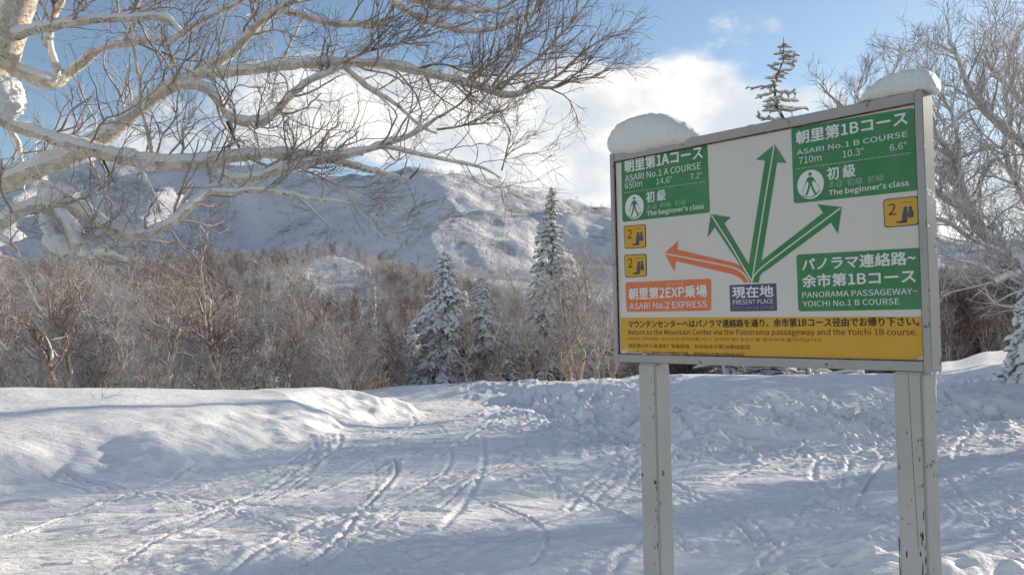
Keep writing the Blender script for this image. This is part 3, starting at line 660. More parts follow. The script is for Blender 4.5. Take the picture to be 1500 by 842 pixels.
# ------------------------------------------------------------------ tree kit
def limb_set(parent, limbs, name='limb', m=None, snow=True, off=None, sides=8, rg=None):
    """limbs: list of (points (px,py,depth), radii); every limb a part of its own, with the snow lying on it as its sub-part"""
    out = []; rg = rg or rng
    for k, (pp, rd) in enumerate(limbs):
        pts = [tuple(at(*p)) for p in pp]
        n = max(8, int(sum((Vector(a) - Vector(b)).length for a, b in zip(pts[:-1], pts[1:])) / .045))
        P, R = resample(pts, rd, n)
        s = np.arange(n)
        jit = rg.normal(size=(n, 3)) * np.minimum(R, .03)[:, None] * .10; P = P + jit
        R = R + np.minimum(R, .02) * .10 * rg.normal(size=n); R = np.maximum(R, .002)
        V, Q = tubes(P[None], R[None], sides)
        ph = fbm(V[:, 0] * 9 + V[:, 2] * 5, V[:, 1] * 9 + V[:, 2] * 7, 3, k)
        V = V + (ph * .12 * np.repeat(R, sides))[:, None] * np.array([.5, .5, 1])
        o = link('trunk' if name == 'trunk' or (name == 'limb' and k == 0 and max(rd) > .075) else name, mesh(name, V - np.array(off), Q), m, parent)
        if snow:
            T = np.gradient(P, axis=0); T /= np.linalg.norm(T, axis=1, keepdims=True)
            hz_ = np.sqrt(np.maximum(1 - T[:, 2] ** 2, 0)); lay = ss(fbm(s * .14 + k * 7.1, s * 0 + k * 3.3, 3, k) * .6 + (hz_ - .62) * 3 + .45, 0, .5)
            RS = np.maximum(R * (.92 + .18 * vn(s * .5, s * 0. + k, 9)) * lay, .0008); PS = P + np.array([0, 0, 1.]) * (R * .72 * lay)[:, None] + np.array([0, 0, .35]) * (np.maximum(RS - R * .7, 0))[:, None]
            V, Q = tubes(PS[None], RS[None], 8)
            link('snow', mesh('snow', V - np.array(off), Q), SNOWCAP, o)
        out.append((P, R))
    return out
def cat_levels(lims, n=10):
    P, R = zip(*[resample(p, r, n) for p, r in lims]); return np.array(P), np.array(R)

# ------------------------------------------------------------------ the big birch whose limbs hang in from the left
def px_r(w_px, D): return w_px / F * D
LD = [
 # each: [(px,py,depth)...], [radius px...]
 ([(-190, 700, 5.9), (-150, 500, 5.95), (-95, 300, 6.0), (-40, 150, 6.0), (10, 60, 6.0), (30, 0, 6.0), (55, -60, 6.0), (90, -160, 6.0)], [62, 58, 50, 40, 30, 25, 22, 18]),
 ([(-100, 330, 6.0), (-40, 288, 6.0), (0, 270, 6.0), (55, 250, 6.0), (110, 228, 6.05), (150, 205, 6.1), (190, 172, 6.15), (225, 143, 6.2), (255, 126, 6.2), (300, 106, 6.25), (345, 74, 6.3), (362, 52, 6.3), (385, 30, 6.35), (415, 12, 6.4), (440, -8, 6.4), (480, -40, 6.5)], [22, 19, 17, 15, 14, 13.5, 13, 12, 10.5, 9, 8, 8.5, 8, 7, 6, 5]),
 ([(-30, 160, 5.8), (20, 188, 5.8), (60, 197, 5.8), (110, 214, 5.8), (150, 226, 5.85), (205, 236, 5.9), (240, 241, 5.9), (300, 240, 5.9), (340, 231, 5.95), (380, 227, 6.0), (430, 227, 6.0), (480, 233, 6.0), (515, 243, 6.0), (560, 254, 6.0), (600, 262, 6.0)], [10, 9, 8, 9, 10, 11, 12, 11, 9, 8, 8, 7, 5, 3.5, 2]),
 ([(-70, 400, 5.5), (-20, 345, 5.5), (10, 322, 5.5), (45, 303, 5.5), (90, 300, 5.5), (125, 312, 5.5), (155, 333, 5.5), (185, 346, 5.5), (220, 344, 5.5), (250, 330, 5.55), (275, 306, 5.6), (298, 286, 5.7), (322, 271, 5.8)], [16, 13, 11, 10, 12, 12, 11, 10, 8, 7, 7, 6.5, 6]),
 ([(290, 108, 6.25), (330, 108, 6.25), (380, 101, 6.3), (440, 95, 6.3), (500, 93, 6.35), (560, 95, 6.4), (590, 99, 6.4), (615, 107, 6.4), (650, 115, 6.4), (690, 124, 6.4), (720, 135, 6.4), (745, 143, 6.4), (770, 135, 6.4), (785, 128, 6.4)], [8, 7.5, 7, 7, 7, 6.5, 6.5, 6, 6, 5.5, 5.5, 4.5, 4, 3.5]),
 ([(255, 128, 6.2), (285, 124, 6.1), (305, 131, 6.1), (320, 148, 6.1), (333, 170, 6.1), (350, 181, 6.1), (385, 182, 6.1), (402, 166, 6.1), (430, 136, 6.15), (450, 120, 6.2), (478, 108, 6.25), (505, 98, 6.3)], [6, 7, 7, 6.5, 6.5, 6.5, 6, 6, 5.5, 5, 4, 3]),
 ([(322, 250, 5.95), (335, 263, 5.9), (362, 264, 5.9), (400, 252, 5.9), (440, 240, 5.9), (480, 234, 5.9), (530, 222, 5.95), (565, 212, 6.0), (600, 200, 6.0), (625, 185, 6.0), (642, 172, 6.0)], [5, 7, 7.5, 7, 6.5, 6, 5.5, 4.5, 4, 3.5, 2]),
 ([(312, 281, 5.7), (340, 284, 5.65), (365, 277, 5.6), (395, 281, 5.6), (425, 284, 5.6), (450, 292, 5.6), (490, 294, 5.6), (515, 298, 5.6)], [4, 4.5, 4.5, 4, 4, 3, 2.5, 1.5]),
 ([(-5, 60, 6.0), (35, 48, 5.9), (70, 40, 5.8), (110, 33, 5.7), (160, 29, 5.7), (210, 26, 5.7), (242, 25, 5.7), (255, 37, 5.7), (264, 48, 5.7)], [9, 8, 7, 6, 5.5, 5.5, 5, 4.5, 3.5]),
 ([(5, 95, 6.0), (40, 112, 6.1), (72, 128, 6.2), (100, 112, 6.3), (120, 92, 6.3), (142, 76, 6.3), (170, 67, 6.3), (215, 60, 6.3), (255, 60, 6.3), (275, 45, 6.35), (300, 28, 6.4), (335, 12, 6.4), (365, -5, 6.4)], [9, 10, 11, 8, 7.5, 6.5, 5.5, 5.5, 5, 4.5, 4, 3.5, 3]),
 ([(78, 120, 6.2), (86, 105, 6.2), (78, 85, 6.25), (72, 60, 6.3), (75, 30, 6.3), (90, 0, 6.3), (105, -30, 6.3)], [6, 5.5, 6, 6, 6.5, 7, 7]),
 ([(405, 15, 6.4), (440, 22, 6.4), (470, 33, 6.4), (500, 38, 6.4), (530, 37, 6.4), (555, 33, 6.4), (580, 25, 6.4)], [5, 5.5, 5, 4.5, 4, 3.5, 2]),
 ([(470, -50, 6.6), (545, -25, 6.6), (575, 5, 6.6), (600, 20, 6.6), (635, 36, 6.6), (670, 45, 6.6), (705, 48, 6.6), (735, 40, 6.6), (760, 25, 6.6), (790, 15, 6.6)], [6, 5.5, 5, 4.5, 4.5, 4, 3.5, 3, 2.5, 1.5]),
 ([(520, -40, 6.5), (580, -8, 6.5), (630, 6, 6.5), (665, 15, 6.5), (700, 18, 6.5), (730, 15, 6.5), (765, -5, 6.5)], [6, 6, 5, 4, 3.5, 3, 2]),
 ([(505, 100, 6.35), (530, 122, 6.35), (552, 138, 6.35), (578, 150, 6.35), (596, 168, 6.35), (618, 189, 6.35), (640, 196, 6.35)], [4, 4, 3.5, 3, 2.5, 2, 1.5]),
 ([(556, 215, 5.99), (578, 218, 6.0), (600, 223, 6.0), (640, 232, 6.0), (680, 240, 6.0), (712, 247, 6.0), (735, 262, 6.0)], [3.4, 3.2, 3, 2.6, 2.2, 1.8, 1]),
 ([(85, 312, 5.5), (100, 330, 5.45), (115, 350, 5.4), (116, 372, 5.4), (108, 385, 5.4)], [10, 11, 12, 9, 6]),
 ([(225, 237, 5.9), (218, 200, 5.85), (208, 165, 5.85), (205, 125, 5.85), (197, 80, 5.85), (192, 40, 5.9), (205, 0, 5.9)], [4, 3.4, 3, 2.8, 2.4, 2, 1.5]),
 ([(-20, 340, 5.2), (10, 352, 5.2), (28, 365, 5.2), (32, 400, 5.2), (45, 430, 5.2), (60, 455, 5.2)], [6, 4.5, 4, 3, 2.5, 1.5]),
 ([(0, 175, 6.2), (15, 190, 6.2), (28, 210, 6.2), (31, 240, 6.2), (45, 262, 6.1)], [5, 5, 4.5, 4, 4]),
 ([(200, 262, 5.9), (205, 245, 5.9), (225, 285, 5.8), (235, 310, 5.8)], [3, 3, 2.4, 1.5]),
 ([(445, 15, 6.4), (438, 40, 6.35), (425, 62, 6.3), (415, 90, 6.25), (402, 115, 6.25), (398, 150, 6.2)], [3, 2.6, 2.4, 2, 1.8, 1.4]),
 ([(108, 378, 5.4), (130, 372, 5.35), (165, 368, 5.3), (185, 384, 5.3)], [5, 4, 3.5, 2]),
 ([(260, 285, 5.65), (290, 262, 5.7), (250, 325, 5.6)], [4, 3, 4]),
]
base = at(-190, 700, 5.9); gz = ground_z(base.x, base.y); LD[0][0].insert(0, (-205, 700 + (base.z - gz + .25) / 5.9 * F, 5.9)); LD[0][1].insert(0, 70)
base = Vector((at(*LD[0][0][0]).x, at(*LD[0][0][0]).y, gz))
bb = empty('birch_tree', base, 'big old birch at the left with thick snow-lined limbs reaching across the sky', 'tree')
tg = np.random.default_rng(11)
lims = limb_set(bb, [([p for p in pp], [px_r(r * .9, pp[0][2]) for r in rr]) for pp, rr in LD], m=BARK, off=base, rg=tg)
# dead stub and the burrs
def stub(parent, off, pts, rad, m, name='dead_stub'):
    P, R = resample([tuple(at(*p)) for p in pts], rad, 10); V, Q = tubes(P[None], R[None], 6); return link(name, mesh(name, V - np.array(off), Q), m, parent)
stub(bb, base, [(333, 178, 6.1), (340, 195, 6.1), (347, 212, 6.1), (353, 219, 6.1)], [.012, .010, .008, .004], DEADW)
stub(bb, base, [(150, 232, 5.85), (158, 250, 5.85), (168, 268, 5.85)], [.008, .006, .003], DEADW)
stub(bb, base, [(600, 262, 6.0), (612, 250, 6.0), (616, 240, 6.0)], [.006, .004, .002], DEADW)
def thin(q, rg):
    # this part of the crown is airier: fewer side shoots above the lower limb
    px = 750 + F * q[0][:, 0, 0] / q[0][:, 0, 1]; py = 489 - F * (q[0][:, 0, 2] - EYE) / q[0][:, 0, 1]
    k = ~((px > 400) & (px < 640) & (py > 170) & (rg.random(len(px)) < .6)); return q[0][k], q[1][k]
def grow_crown(P, R, spec, rg, first=None):
    """spec: list of dicts for successive generations -> list of (P,R,level)"""
    out = []; cp, cr = P, R
    for lv, sp_ in enumerate(spec):
        q = sprout(cp, cr, rg=rg, **sp_)
        if lv == 0 and first: q = first(q, rg)
        out.append(q); cp, cr = q
    return out
# which limbs carry twigs
LP, LR = cat_levels(lims[1:], 14)
gen = grow_crown(LP, LR, [dict(K=230, L=(.3, .85), ang=(30, 75), up=.26, n=9, rf=.42, rmin=.0036, wig=.24, bias=(.04, 0, .10), rmax=.010),
                          dict(K=820, L=(.2, .5), ang=(25, 65), up=.10, n=7, rf=.6, rmin=.0021, wig=.24, bias=(.04, 0, .05), rmax=.0048),
                          dict(K=2700, L=(.1, .30), ang=(22, 58), up=.06, n=5, rf=.65, rmin=.0015, wig=.22, bias=(.03, 0, .03), rmax=.0026),
                          dict(K=3600, L=(.05, .16), ang=(22, 55), up=.05, n=4, rf=.7, rmin=.0011, wig=.22, rmax=.0017)], tg, thin)
# the long fan at the far right end of the main limb
fan = [([(770, 136, 6.4), (800, 122, 6.4), (835, 98, 6.4), (860, 72, 6.4), (880, 56, 6.4), (896, 50, 6.4)], [3.4, 2.6, 2.1, 1.7, 1.3, .8]),
       ([(785, 128, 6.4), (812, 130, 6.4), (840, 118, 6.4), (866, 114, 6.4), (888, 114, 6.4)], [3, 2.2, 1.7, 1.2, .7]),
       ([(728, 138, 6.4), (752, 108, 6.4), (782, 90, 6.45), (815, 60, 6.5), (845, 25, 6.5), (870, -5, 6.5)], [3.2, 2.6, 2.2, 1.8, 1.2, .8]),
       ([(718, 132, 6.4), (745, 100, 6.35), (765, 60, 6.35), (780, 20, 6.3), (800, -20, 6.3)], [2.8, 2.2, 1.8, 1.4, .8]),
       ([(690, 125, 6.4), (715, 95, 6.5), (745, 72, 6.5), (768, 40, 6.6), (775, 0, 6.6)], [2.6, 2, 1.6, 1.2, .8]),
       ([(608, 103, 6.4), (640, 90, 6.35), (665, 97, 6.3), (690, 110, 6.3), (750, 112, 6.3)], [2.8, 2.4, 2, 1.5, 1]),
       ([(640, 190, 6.0), (690, 182, 6.0), (730, 178, 6.0)], [2, 1.5, .8]),
       ([(642, 172, 6.0), (665, 158, 6.0), (690, 138, 6.0), (715, 128, 6.0)], [2.4, 1.8, 1.3, .8]),
       ([(735, 250, 6.0), (742, 222, 6.0), (752, 200, 6.0), (740, 180, 6.0)], [1.6, 1.2, 1, .7]),
       ([(500, 94, 6.35), (520, 80, 6.2), (560, 68, 6.2), (600, 62, 6.2), (660, 40, 6.2)], [2.6, 2.2, 1.8, 1.4, .9]),
       ([(430, 240, 5.9), (470, 262, 5.8), (500, 275, 5.8), (540, 272, 5.8)], [2, 1.6, 1.2, .8])]
fl = []
for k, (pp, rr) in enumerate(fan):
    P, R = resample([tuple(at(*p)) for p in pp], [px_r(r, pp[0][2]) for r in rr], 16); P[1:] += tg.normal(size=(15, 3)) * .008; fl.append((P, R))
FP, FR = cat_levels(fl, 14)
fgen = grow_crown(FP, FR, [dict(K=150, L=(.2, .55), ang=(18, 50), up=.10, n=8, rf=.6, rmin=.0027, wig=.16, plane=(1, .7, 1), bias=(.12, 0, .08), rmax=.007),
                           dict(K=700, L=(.1, .32), ang=(18, 50), up=.08, n=6, rf=.6, rmin=.0018, wig=.19, bias=(.10, 0, .06), rmax=.004),
                           dict(K=2100, L=(.06, .18), ang=(18, 45), up=.06, n=4, rf=.65, rmin=.0012, wig=.19, bias=(.06, 0, .03), rmax=.0025)], tg)
b1 = Bag().tubes(*gen[0], 5).tubes(FP, FR, 5); link('branches', b1.mesh('branches', base), BARK_F, bb)
b2 = Bag().tubes(*gen[1], 4).tubes(*fgen[0], 4).tubes(*fgen[1], 3); o = link('twigs', b2.mesh('twigs', base), TWIG_F, bb); o['kind'] = 'stuff'
def split_px(q, lim):
    f = (750 + F * q[0][:, 0, 0] / q[0][:, 0, 1]) < lim; return (q[0][f], q[1][f]), (q[0][~f], q[1][~f])
g2a, g2b = split_px(gen[2], 400); g3a, g3b = split_px(gen[3], 330)
b4 = Bag().tubes(*g2a, 3).tubes(*g3a, 3); o = link('frosted_twig_tips', b4.mesh('frosted_twig_tips', base), TWIG_F, bb); o['kind'] = 'stuff'
b3 = Bag().tubes(*g2b, 3).tubes(*g3b, 3).tubes(*fgen[2], 3); o = link('twig_tips', b3.mesh('twig_tips', base), TWIG, bb); o['kind'] = 'stuff'
# cushions of snow caught in its forks
def cushion(name, poly, D, depth, label, cat, m=SNOWCAP, seed=1, parent=None, off=None, rough=.045):
    """rounded lump of snow whose outline follows the photographed one"""
    c = np.array([np.mean([p[0] for p in poly]), np.mean([p[1] for p in poly])]); pp = [tuple(p) for p in poly] + [poly[0]]
    pts, _ = resample([(a, b, 0) for a, b in pp], [1] * len(pp), 41); pts = pts[:-1, :2]
    rings = []
    ctr = np.array(at(c[0], c[1], D))
    for ph in np.linspace(-math.pi / 2, math.pi / 2, 13):
        s = max(math.cos(ph), .02) ** .8; dd = D + depth * math.sin(ph)
        rings.append([tuple(at(c[0] + (x - c[0]) * s, c[1] + (y - c[1]) * s, D) + Vector((0, depth * math.sin(ph), 0))) for x, y in pts])
    V = np.array(rings); nz = fbm(V[..., 0] * 11 + V[..., 1] * 13, V[..., 2] * 12 + V[..., 1] * 9, 5, seed, .6); V = V + (nz * rough)[..., None] * (V - ctr) / (np.linalg.norm(V - ctr, axis=2, keepdims=True) + .05)
    i = np.arange(13 * 40).reshape(13, 40); j = np.roll(i, -1, 1); Q = np.stack([i[:-1], j[:-1], j[1:], i[1:]], -1).reshape(-1, 4)
    lo = ctr.copy(); lo[2] = V[..., 2].min()
    if parent is not None: return link(name, mesh(name, V.reshape(-1, 3) - np.array(off), Q), m, parent)
    o = link(name, mesh(name, V.reshape(-1, 3) - lo, Q), m, loc=lo); return tag(o, label, cat)
cushion('snow_clump', [(-12, 112), (2, 106), (16, 112), (27, 126), (28, 142), (26, 158), (18, 176), (8, 172), (-4, 166), (-14, 150)], 5.7, .12, 'white snow clump stuck to the birch trunk at the left frame edge', 'snow clump', seed=2)
cushion('snow_clump', [(52, 272), (62, 266), (85, 264), (104, 270), (123, 274), (118, 284), (112, 294), (98, 296), (75, 292), (58, 286)], 5.45, .10, 'flat snow clump lying on the lower birch limb', 'snow clump', seed=3)
cushion('snow_clump', [(60, 309), (72, 318), (86, 336), (98, 350), (107, 362), (100, 368), (88, 373), (76, 368), (68, 358), (64, 336)], 5.42, .07, 'hanging teardrop slab of snow below the lower birch limb', 'snow clump', seed=4)
cushion('snow_clump', [(88, 312), (100, 311), (113, 322), (122, 336), (125, 345), (114, 340), (104, 330), (96, 322)], 5.32, .05, 'small bright snow strip on the broken birch stub', 'snow clump', seed=5)
cushion('snow_clump', [(119, 360), (128, 360), (140, 368), (134, 377), (124, 377), (119, 370)], 5.35, .05, 'little snow ball beside the broken birch stub', 'snow clump', seed=6)

# ------------------------------------------------------------------ the birches at the right edge
def traced_tree(LD, label, seed, gspec, D0, m=HOAR, root=None, snow=True, tw=(TWIG_F, TWIG)):
    tg = np.random.default_rng(seed); b0 = at(*LD[0][0][0]); gz = ground_z(b0.x, b0.y); base = Vector((b0.x, b0.y, gz))
    t = empty('birch_tree', base, label, 'tree')
    L = [(pp, [px_r(r, pp[0][2]) for r in rr]) for pp, rr in LD]
    x, y, D = L[0][0][0]; L[0][0].insert(0, (x - 2, y + (b0.z - gz + .4) / D * F, D)); L[0][1].insert(0, L[0][1][0] * 1.1)
    lims = limb_set(t, L, m=m, off=base, snow=snow, sides=7, rg=tg); P, R = cat_levels(lims, 14)
    gn = grow_crown(P, R, gspec, tg)
    link('branches', Bag().tubes(*gn[0], 4).mesh('branches', base), m, t)
    o = link('twigs', Bag().tubes(*gn[1], 3).mesh('twigs', base), tw[0], t); o['kind'] = 'stuff'
    b = Bag()
    for q in gn[2:]: b.tubes(*q, 3)
    o = link('twig_tips', b.mesh('twig_tips', base), tw[1], t); o['kind'] = 'stuff'; return t
d = 13.
traced_tree([
 ([(1560, 520, d), (1540, 440, d), (1505, 398, d), (1480, 375, d), (1456, 358, d), (1428, 322, d), (1412, 285, d), (1404, 250, d), (1391, 222, d), (1374, 200, d), (1362, 180, d)], [18, 15, 12, 10, 9, 7, 6, 6, 5, 4, 3]),
 ([(1406, 252, d), (1405, 225, d - .2), (1402, 200, d - .3), (1396, 168, d - .3), (1380, 142, d - .4), (1374, 118, d - .4), (1372, 103, d - .4)], [3.5, 3, 3, 2.6, 2, 1.6, 1]),
 ([(1550, 245, d + .6), (1500, 214, d + .6), (1473, 190, d + .5), (1440, 160, d + .4), (1421, 134, d + .3), (1412, 112, d + .3), (1405, 91, d + .3), (1396, 70, d + .3), (1388, 58, d + .3)], [9, 6.5, 6, 5, 4.5, 4, 3, 2, 1.2]),
 ([(1560, 190, d + 1), (1500, 150, d + 1), (1483, 134, d + 1), (1464, 113, d + 1), (1446, 91, d + 1), (1440, 60, d + 1)], [8, 5, 4.5, 3.5, 2.5, 1.2]),
 ([(1425, 318, d), (1400, 300, d - .3), (1385, 290, d - .5), (1368, 278, d - .6), (1340, 262, d - .8)], [6, 5, 5, 4.5, 4]),
 ([(1412, 282, d), (1396, 266, d + .2), (1380, 255, d + .4), (1366, 246, d + .5), (1345, 238, d + .6)], [4, 4, 4, 3.5, 3]),
 ([(1505, 400, d), (1478, 403, d - .3), (1455, 415, d - .5), (1448, 395, d - .6), (1430, 388, d - .7), (1400, 382, d - .8), (1380, 372, d - .9)], [5, 4.5, 4.5, 3.5, 3, 2.2, 1.5]),
 ([(1490, 382, d), (1472, 372, d - .2), (1440, 358, d - .4), (1415, 345, d - .6), (1390, 325, d - .8), (1365, 318, d - 1)], [4, 3.5, 3, 3, 2.4, 1.6]),
 ([(1456, 215, d + .5), (1430, 222, d + .4), (1405, 232, d + .3), (1380, 262, d + .2)], [3, 2.6, 2.2, 1.5]),
 ([(1398, 78, d + .3), (1385, 72, d + .2), (1375, 65, d + .2)], [2, 1.6, 1]),
 ([(1545, 330, d), (1505, 300, d), (1480, 250, d), (1470, 215, d), (1478, 170, d), (1470, 120, d), (1480, 70, d), (1495, 30, d)], [6, 5, 4, 3.5, 3, 2.4, 1.8, 1]),
], 'tall crooked frosted birch right of the sign, leaning in from the frame edge', 31,
 [dict(K=210, L=(.5, 1.6), ang=(30, 70), up=.25, n=8, rf=.45, rmin=.008, wig=.25, rmax=.022),
  dict(K=1300, L=(.25, .8), ang=(25, 60), up=.15, n=6, rf=.55, rmin=.005, wig=.25, rmax=.010),
  dict(K=5200, L=(.12, .4), ang=(25, 55), up=.12, n=4, rf=.6, rmin=.0032, wig=.25, rmax=.005)], d, tw=(HOAR, RIME))
# tree tops beyond the sign
d = 26.
traced_tree([([(1262, 260, d), (1258, 190, d), (1240, 160, d), (1218, 142, d), (1208, 132, d), (1200, 122, d)], [5, 4, 2.6, 2, 1.5, 1]),
             ([(1258, 200, d), (1262, 160, d), (1255, 140, d), (1265, 115, d)], [3, 2.5, 2, 1]), ([(1262, 230, d), (1290, 170, d), (1300, 130, d), (1312, 95, d), (1320, 80, d), (1326, 68, d)], [4, 3, 2.5, 2, 1.6, 1]),
             ([(1290, 180, d), (1330, 140, d), (1360, 105, d), (1375, 85, d)], [3, 2.4, 2, 1])],
            'birch standing behind the sign with only its twiggy top showing above', 33,
            [dict(K=60, L=(.6, 1.7), ang=(30, 60), up=.3, n=7, rf=.5, rmin=.012, wig=.22, rmax=.03), dict(K=420, L=(.3, .8), ang=(25, 55), up=.2, n=5, rf=.55, rmin=.008, wig=.22, rmax=.014),
             dict(K=1500, L=(.2, .5), ang=(25, 55), up=.2, n=4, rf=.6, rmin=.005, wig=.22, rmax=.008)], d, snow=False, tw=(TWIG_F, TWIG_F))

# ------------------------------------------------------------------ conifers
def conifer(label, H, Wd, seed, heavy=1.0, bare=0.0, wander=0.0, group=None, nw=6, drop=.0):
    rg = np.random.default_rng(seed); t = empty('conifer_tree', (0, 0, 0), label, 'tree', group)
    zs = np.linspace(0, H, 16); cx = wander * np.array([vn(np.array(z_ / 1.3), np.array(.5), seed) for z_ in zs]); cy = wander * .5 * np.array([vn(np.array(z_ / 1.6), np.array(4.5), seed) for z_ in zs])
    TP = np.stack([cx, cy, zs], 1); TR = np.interp(zs, [0, H], [.018 * H + .02, .012])
    V, Q = tubes(TP[None], TR[None], 8); link('trunk', mesh('trunk', V, Q), CTRUNK, t)
    P, R = [], []; h = .06 * H
    while h < H * .985:
        k = int(rg.integers(max(3, nw - 2), nw + 1)); f = h / H; a0 = rg.uniform(0, 6.28)
        L0 = Wd / 2 * ((1 - f) ** .85 * .97 + .05)
        for j in range(k):
            if rg.random() < bare * .45: continue
            a = a0 + j * 6.283 / k + rg.normal(0, .25); L = L0 * rg.uniform(.42, 1.22); n = 7
            s = np.linspace(0, 1, n); dr = (-.42 - .40 * (1 - f)) * heavy * s ** 1.3 + .10 * s + .16 * s ** 3
            x0, y0 = np.interp(h, zs, cx), np.interp(h, zs, cy)
            p = np.stack([x0 + np.cos(a) * L * s, y0 + np.sin(a) * L * s, h + L * dr], 1); p[1:] += rg.normal(size=(n - 1, 3)) * L * .02
            P.append(p); R.append(np.interp(s, [0, 1], [.008 + .012 * L, .005]))
        h += H * .0135 * (1 + 1.2 * (1 - f)) * rg.uniform(.8, 1.2) * (1 + .6 * bare)
    P = np.array(P); R = np.array(R)
    tw = sprout(P, R, int(len(P) * (11 - 5 * bare)), (.10 * Wd, .24 * Wd), (35, 70), up=-.06, n=5, rf=.8, rmin=.004, wig=.12, rg=rg, plane=(1, 1, .15), lt=(.12, 1), grav=.35 * heavy)
    sc_ = np.clip(1.05 - tw[0][:, 0, 2] / H, .22, 1); tw = (tw[0][:, :1] + (tw[0] - tw[0][:, :1]) * sc_[:, None, None], tw[1])
    link('branches', Bag().tubes(P, R, 5).mesh('branches'), CTRUNK, t)['kind'] = 'stuff'
    q = Wd ** .5; one = np.ones(len(tw[0]))[:, None]
    nr_ = .030 * q * np.array([.7, 1.1, 1.1, .9, .3])[None] * rg.uniform(.7, 1.3, (len(tw[0]), 1)) * sc_[:, None] ** .35
    bs = np.clip(1.1 - P[:, 0, 2] / H, .25, 1)[:, None] ** .5; prof = np.array([.3, .75, 1.1, 1.15, 1.0, .75, .3])[None]
    fb = .060 * q * bs * prof * rg.uniform(.75, 1.25, P.shape[:2])
    b = Bag().tubes(tw[0], nr_, 4); b.add(*tubes(P - np.array([0, 0, .02]), fb, 6, .5)) if bare < .6 else None
    o = link('foliage', b.mesh('foliage'), NEEDLE, t); o['kind'] = 'stuff'
    keep = rg.random(len(tw[0])) < .82 - .3 * bare
    sp_ = tw[0][keep] + np.array([0, 0, 1.]) * nr_[keep][..., None] * .75; sr = nr_[keep] * rg.uniform(.45, 1.35, (keep.sum(), 5)) * heavy
    b = Bag(); b.add(*tubes(sp_, sr, 5, .7))
    ks = rg.random(len(P)) < .93 - .35 * bare
    Pb = P[ks] + np.array([0, 0, 1.]) * (.03 * q * heavy); Rb = (fb[ks] if bare < .6 else fb[ks] * .8) * rg.uniform(.45, 1.15, (ks.sum(), 7)) * heavy; b.add(*tubes(Pb[:, 1:], Rb[:, 1:], 7, .6))
    o = link('snow', b.mesh('snow'), SNOWCAP, t); o['kind'] = 'stuff'
    return t
def place(t, px, pybase, D, rz=0, sc=1):
    p = at(px, pybase, D); t.location = (p.x, p.y, min(p.z, ground_z(p.x, p.y) + .02) if False else ground_z(p.x, p.y) - .1); t.rotation_euler = (0, 0, rz); t.scale = (sc,) * 3; return t
FIRS = {}
def conif_at(label, px, ptop, D, wpx, kind, **kw):
    """alike firs share their meshes; each is scaled to its own height and width"""
    p = at(px, ptop, D); gz = ground_z(p.x, p.y) - .1; H = p.z - gz; Wd = wpx / F * D
    if kind not in FIRS: FIRS[kind] = (conifer(label, H, Wd, 50 + kind, **kw), H, Wd); t = FIRS[kind][0]; t.location = (p.x, p.y, gz); return t
    t0, H0, W0 = FIRS[kind]; t = copy_tree(t0, (p.x, p.y, gz), float(px % 6), 1, label); t.scale = (Wd / W0, Wd / W0, H / H0); return t
conif_at('broad snow-laden fir with drooping boughs, tallest of the firs left of the slender fir', 652, 366, 29, 135, 1, heavy=1.25)
f2 = conif_at('snow-laden fir just right of the broad drooping fir, with a thin open top', 706, 402, 29.5, 125, 2, bare=.2, heavy=1.15)
conif_at('low broad snowy fir in front of the two firs', 742, 470, 30, 100, 1)
conif_at('slim frosted fir between the two broad firs', 680, 425, 36, 90, 2)
conif_at('small cone-shaped snowy fir standing in the brown brush', 605, 470, 44, 84, 1)
conif_at('tall slender fir with a spire top, left of the sign', 808, 273, 34, 140, 4, bare=.2, heavy=1.1)
conif_at('bushy snow-crusted fir at the foot of the slender spire fir', 800, 402, 31, 125, 1)
conif_at('lone spindly conifer with a crooked trunk rising above the sign', 1141, 54, 40, 270, 6, bare=.25, wander=.5, heavy=.6, nw=5)
conif_at('bent snow-plastered fir half hidden in the left brush', 383, 462, 29, 70, 2)
conif_at('faint frosted fir on the slope left of the small cone-shaped fir', 527, 440, 75, 50, 2)
conif_at('pale thin fir on the far slope above the brown forest', 549, 418, 130, 34, 4)
conif_at('snow-heaped young fir at the right frame edge', 1524, 366, 19.5, 150, 8, heavy=1.75)
conif_at('squat snow-covered fir glimpsed beneath the sign', 1128, 520, 30, 120, 1)

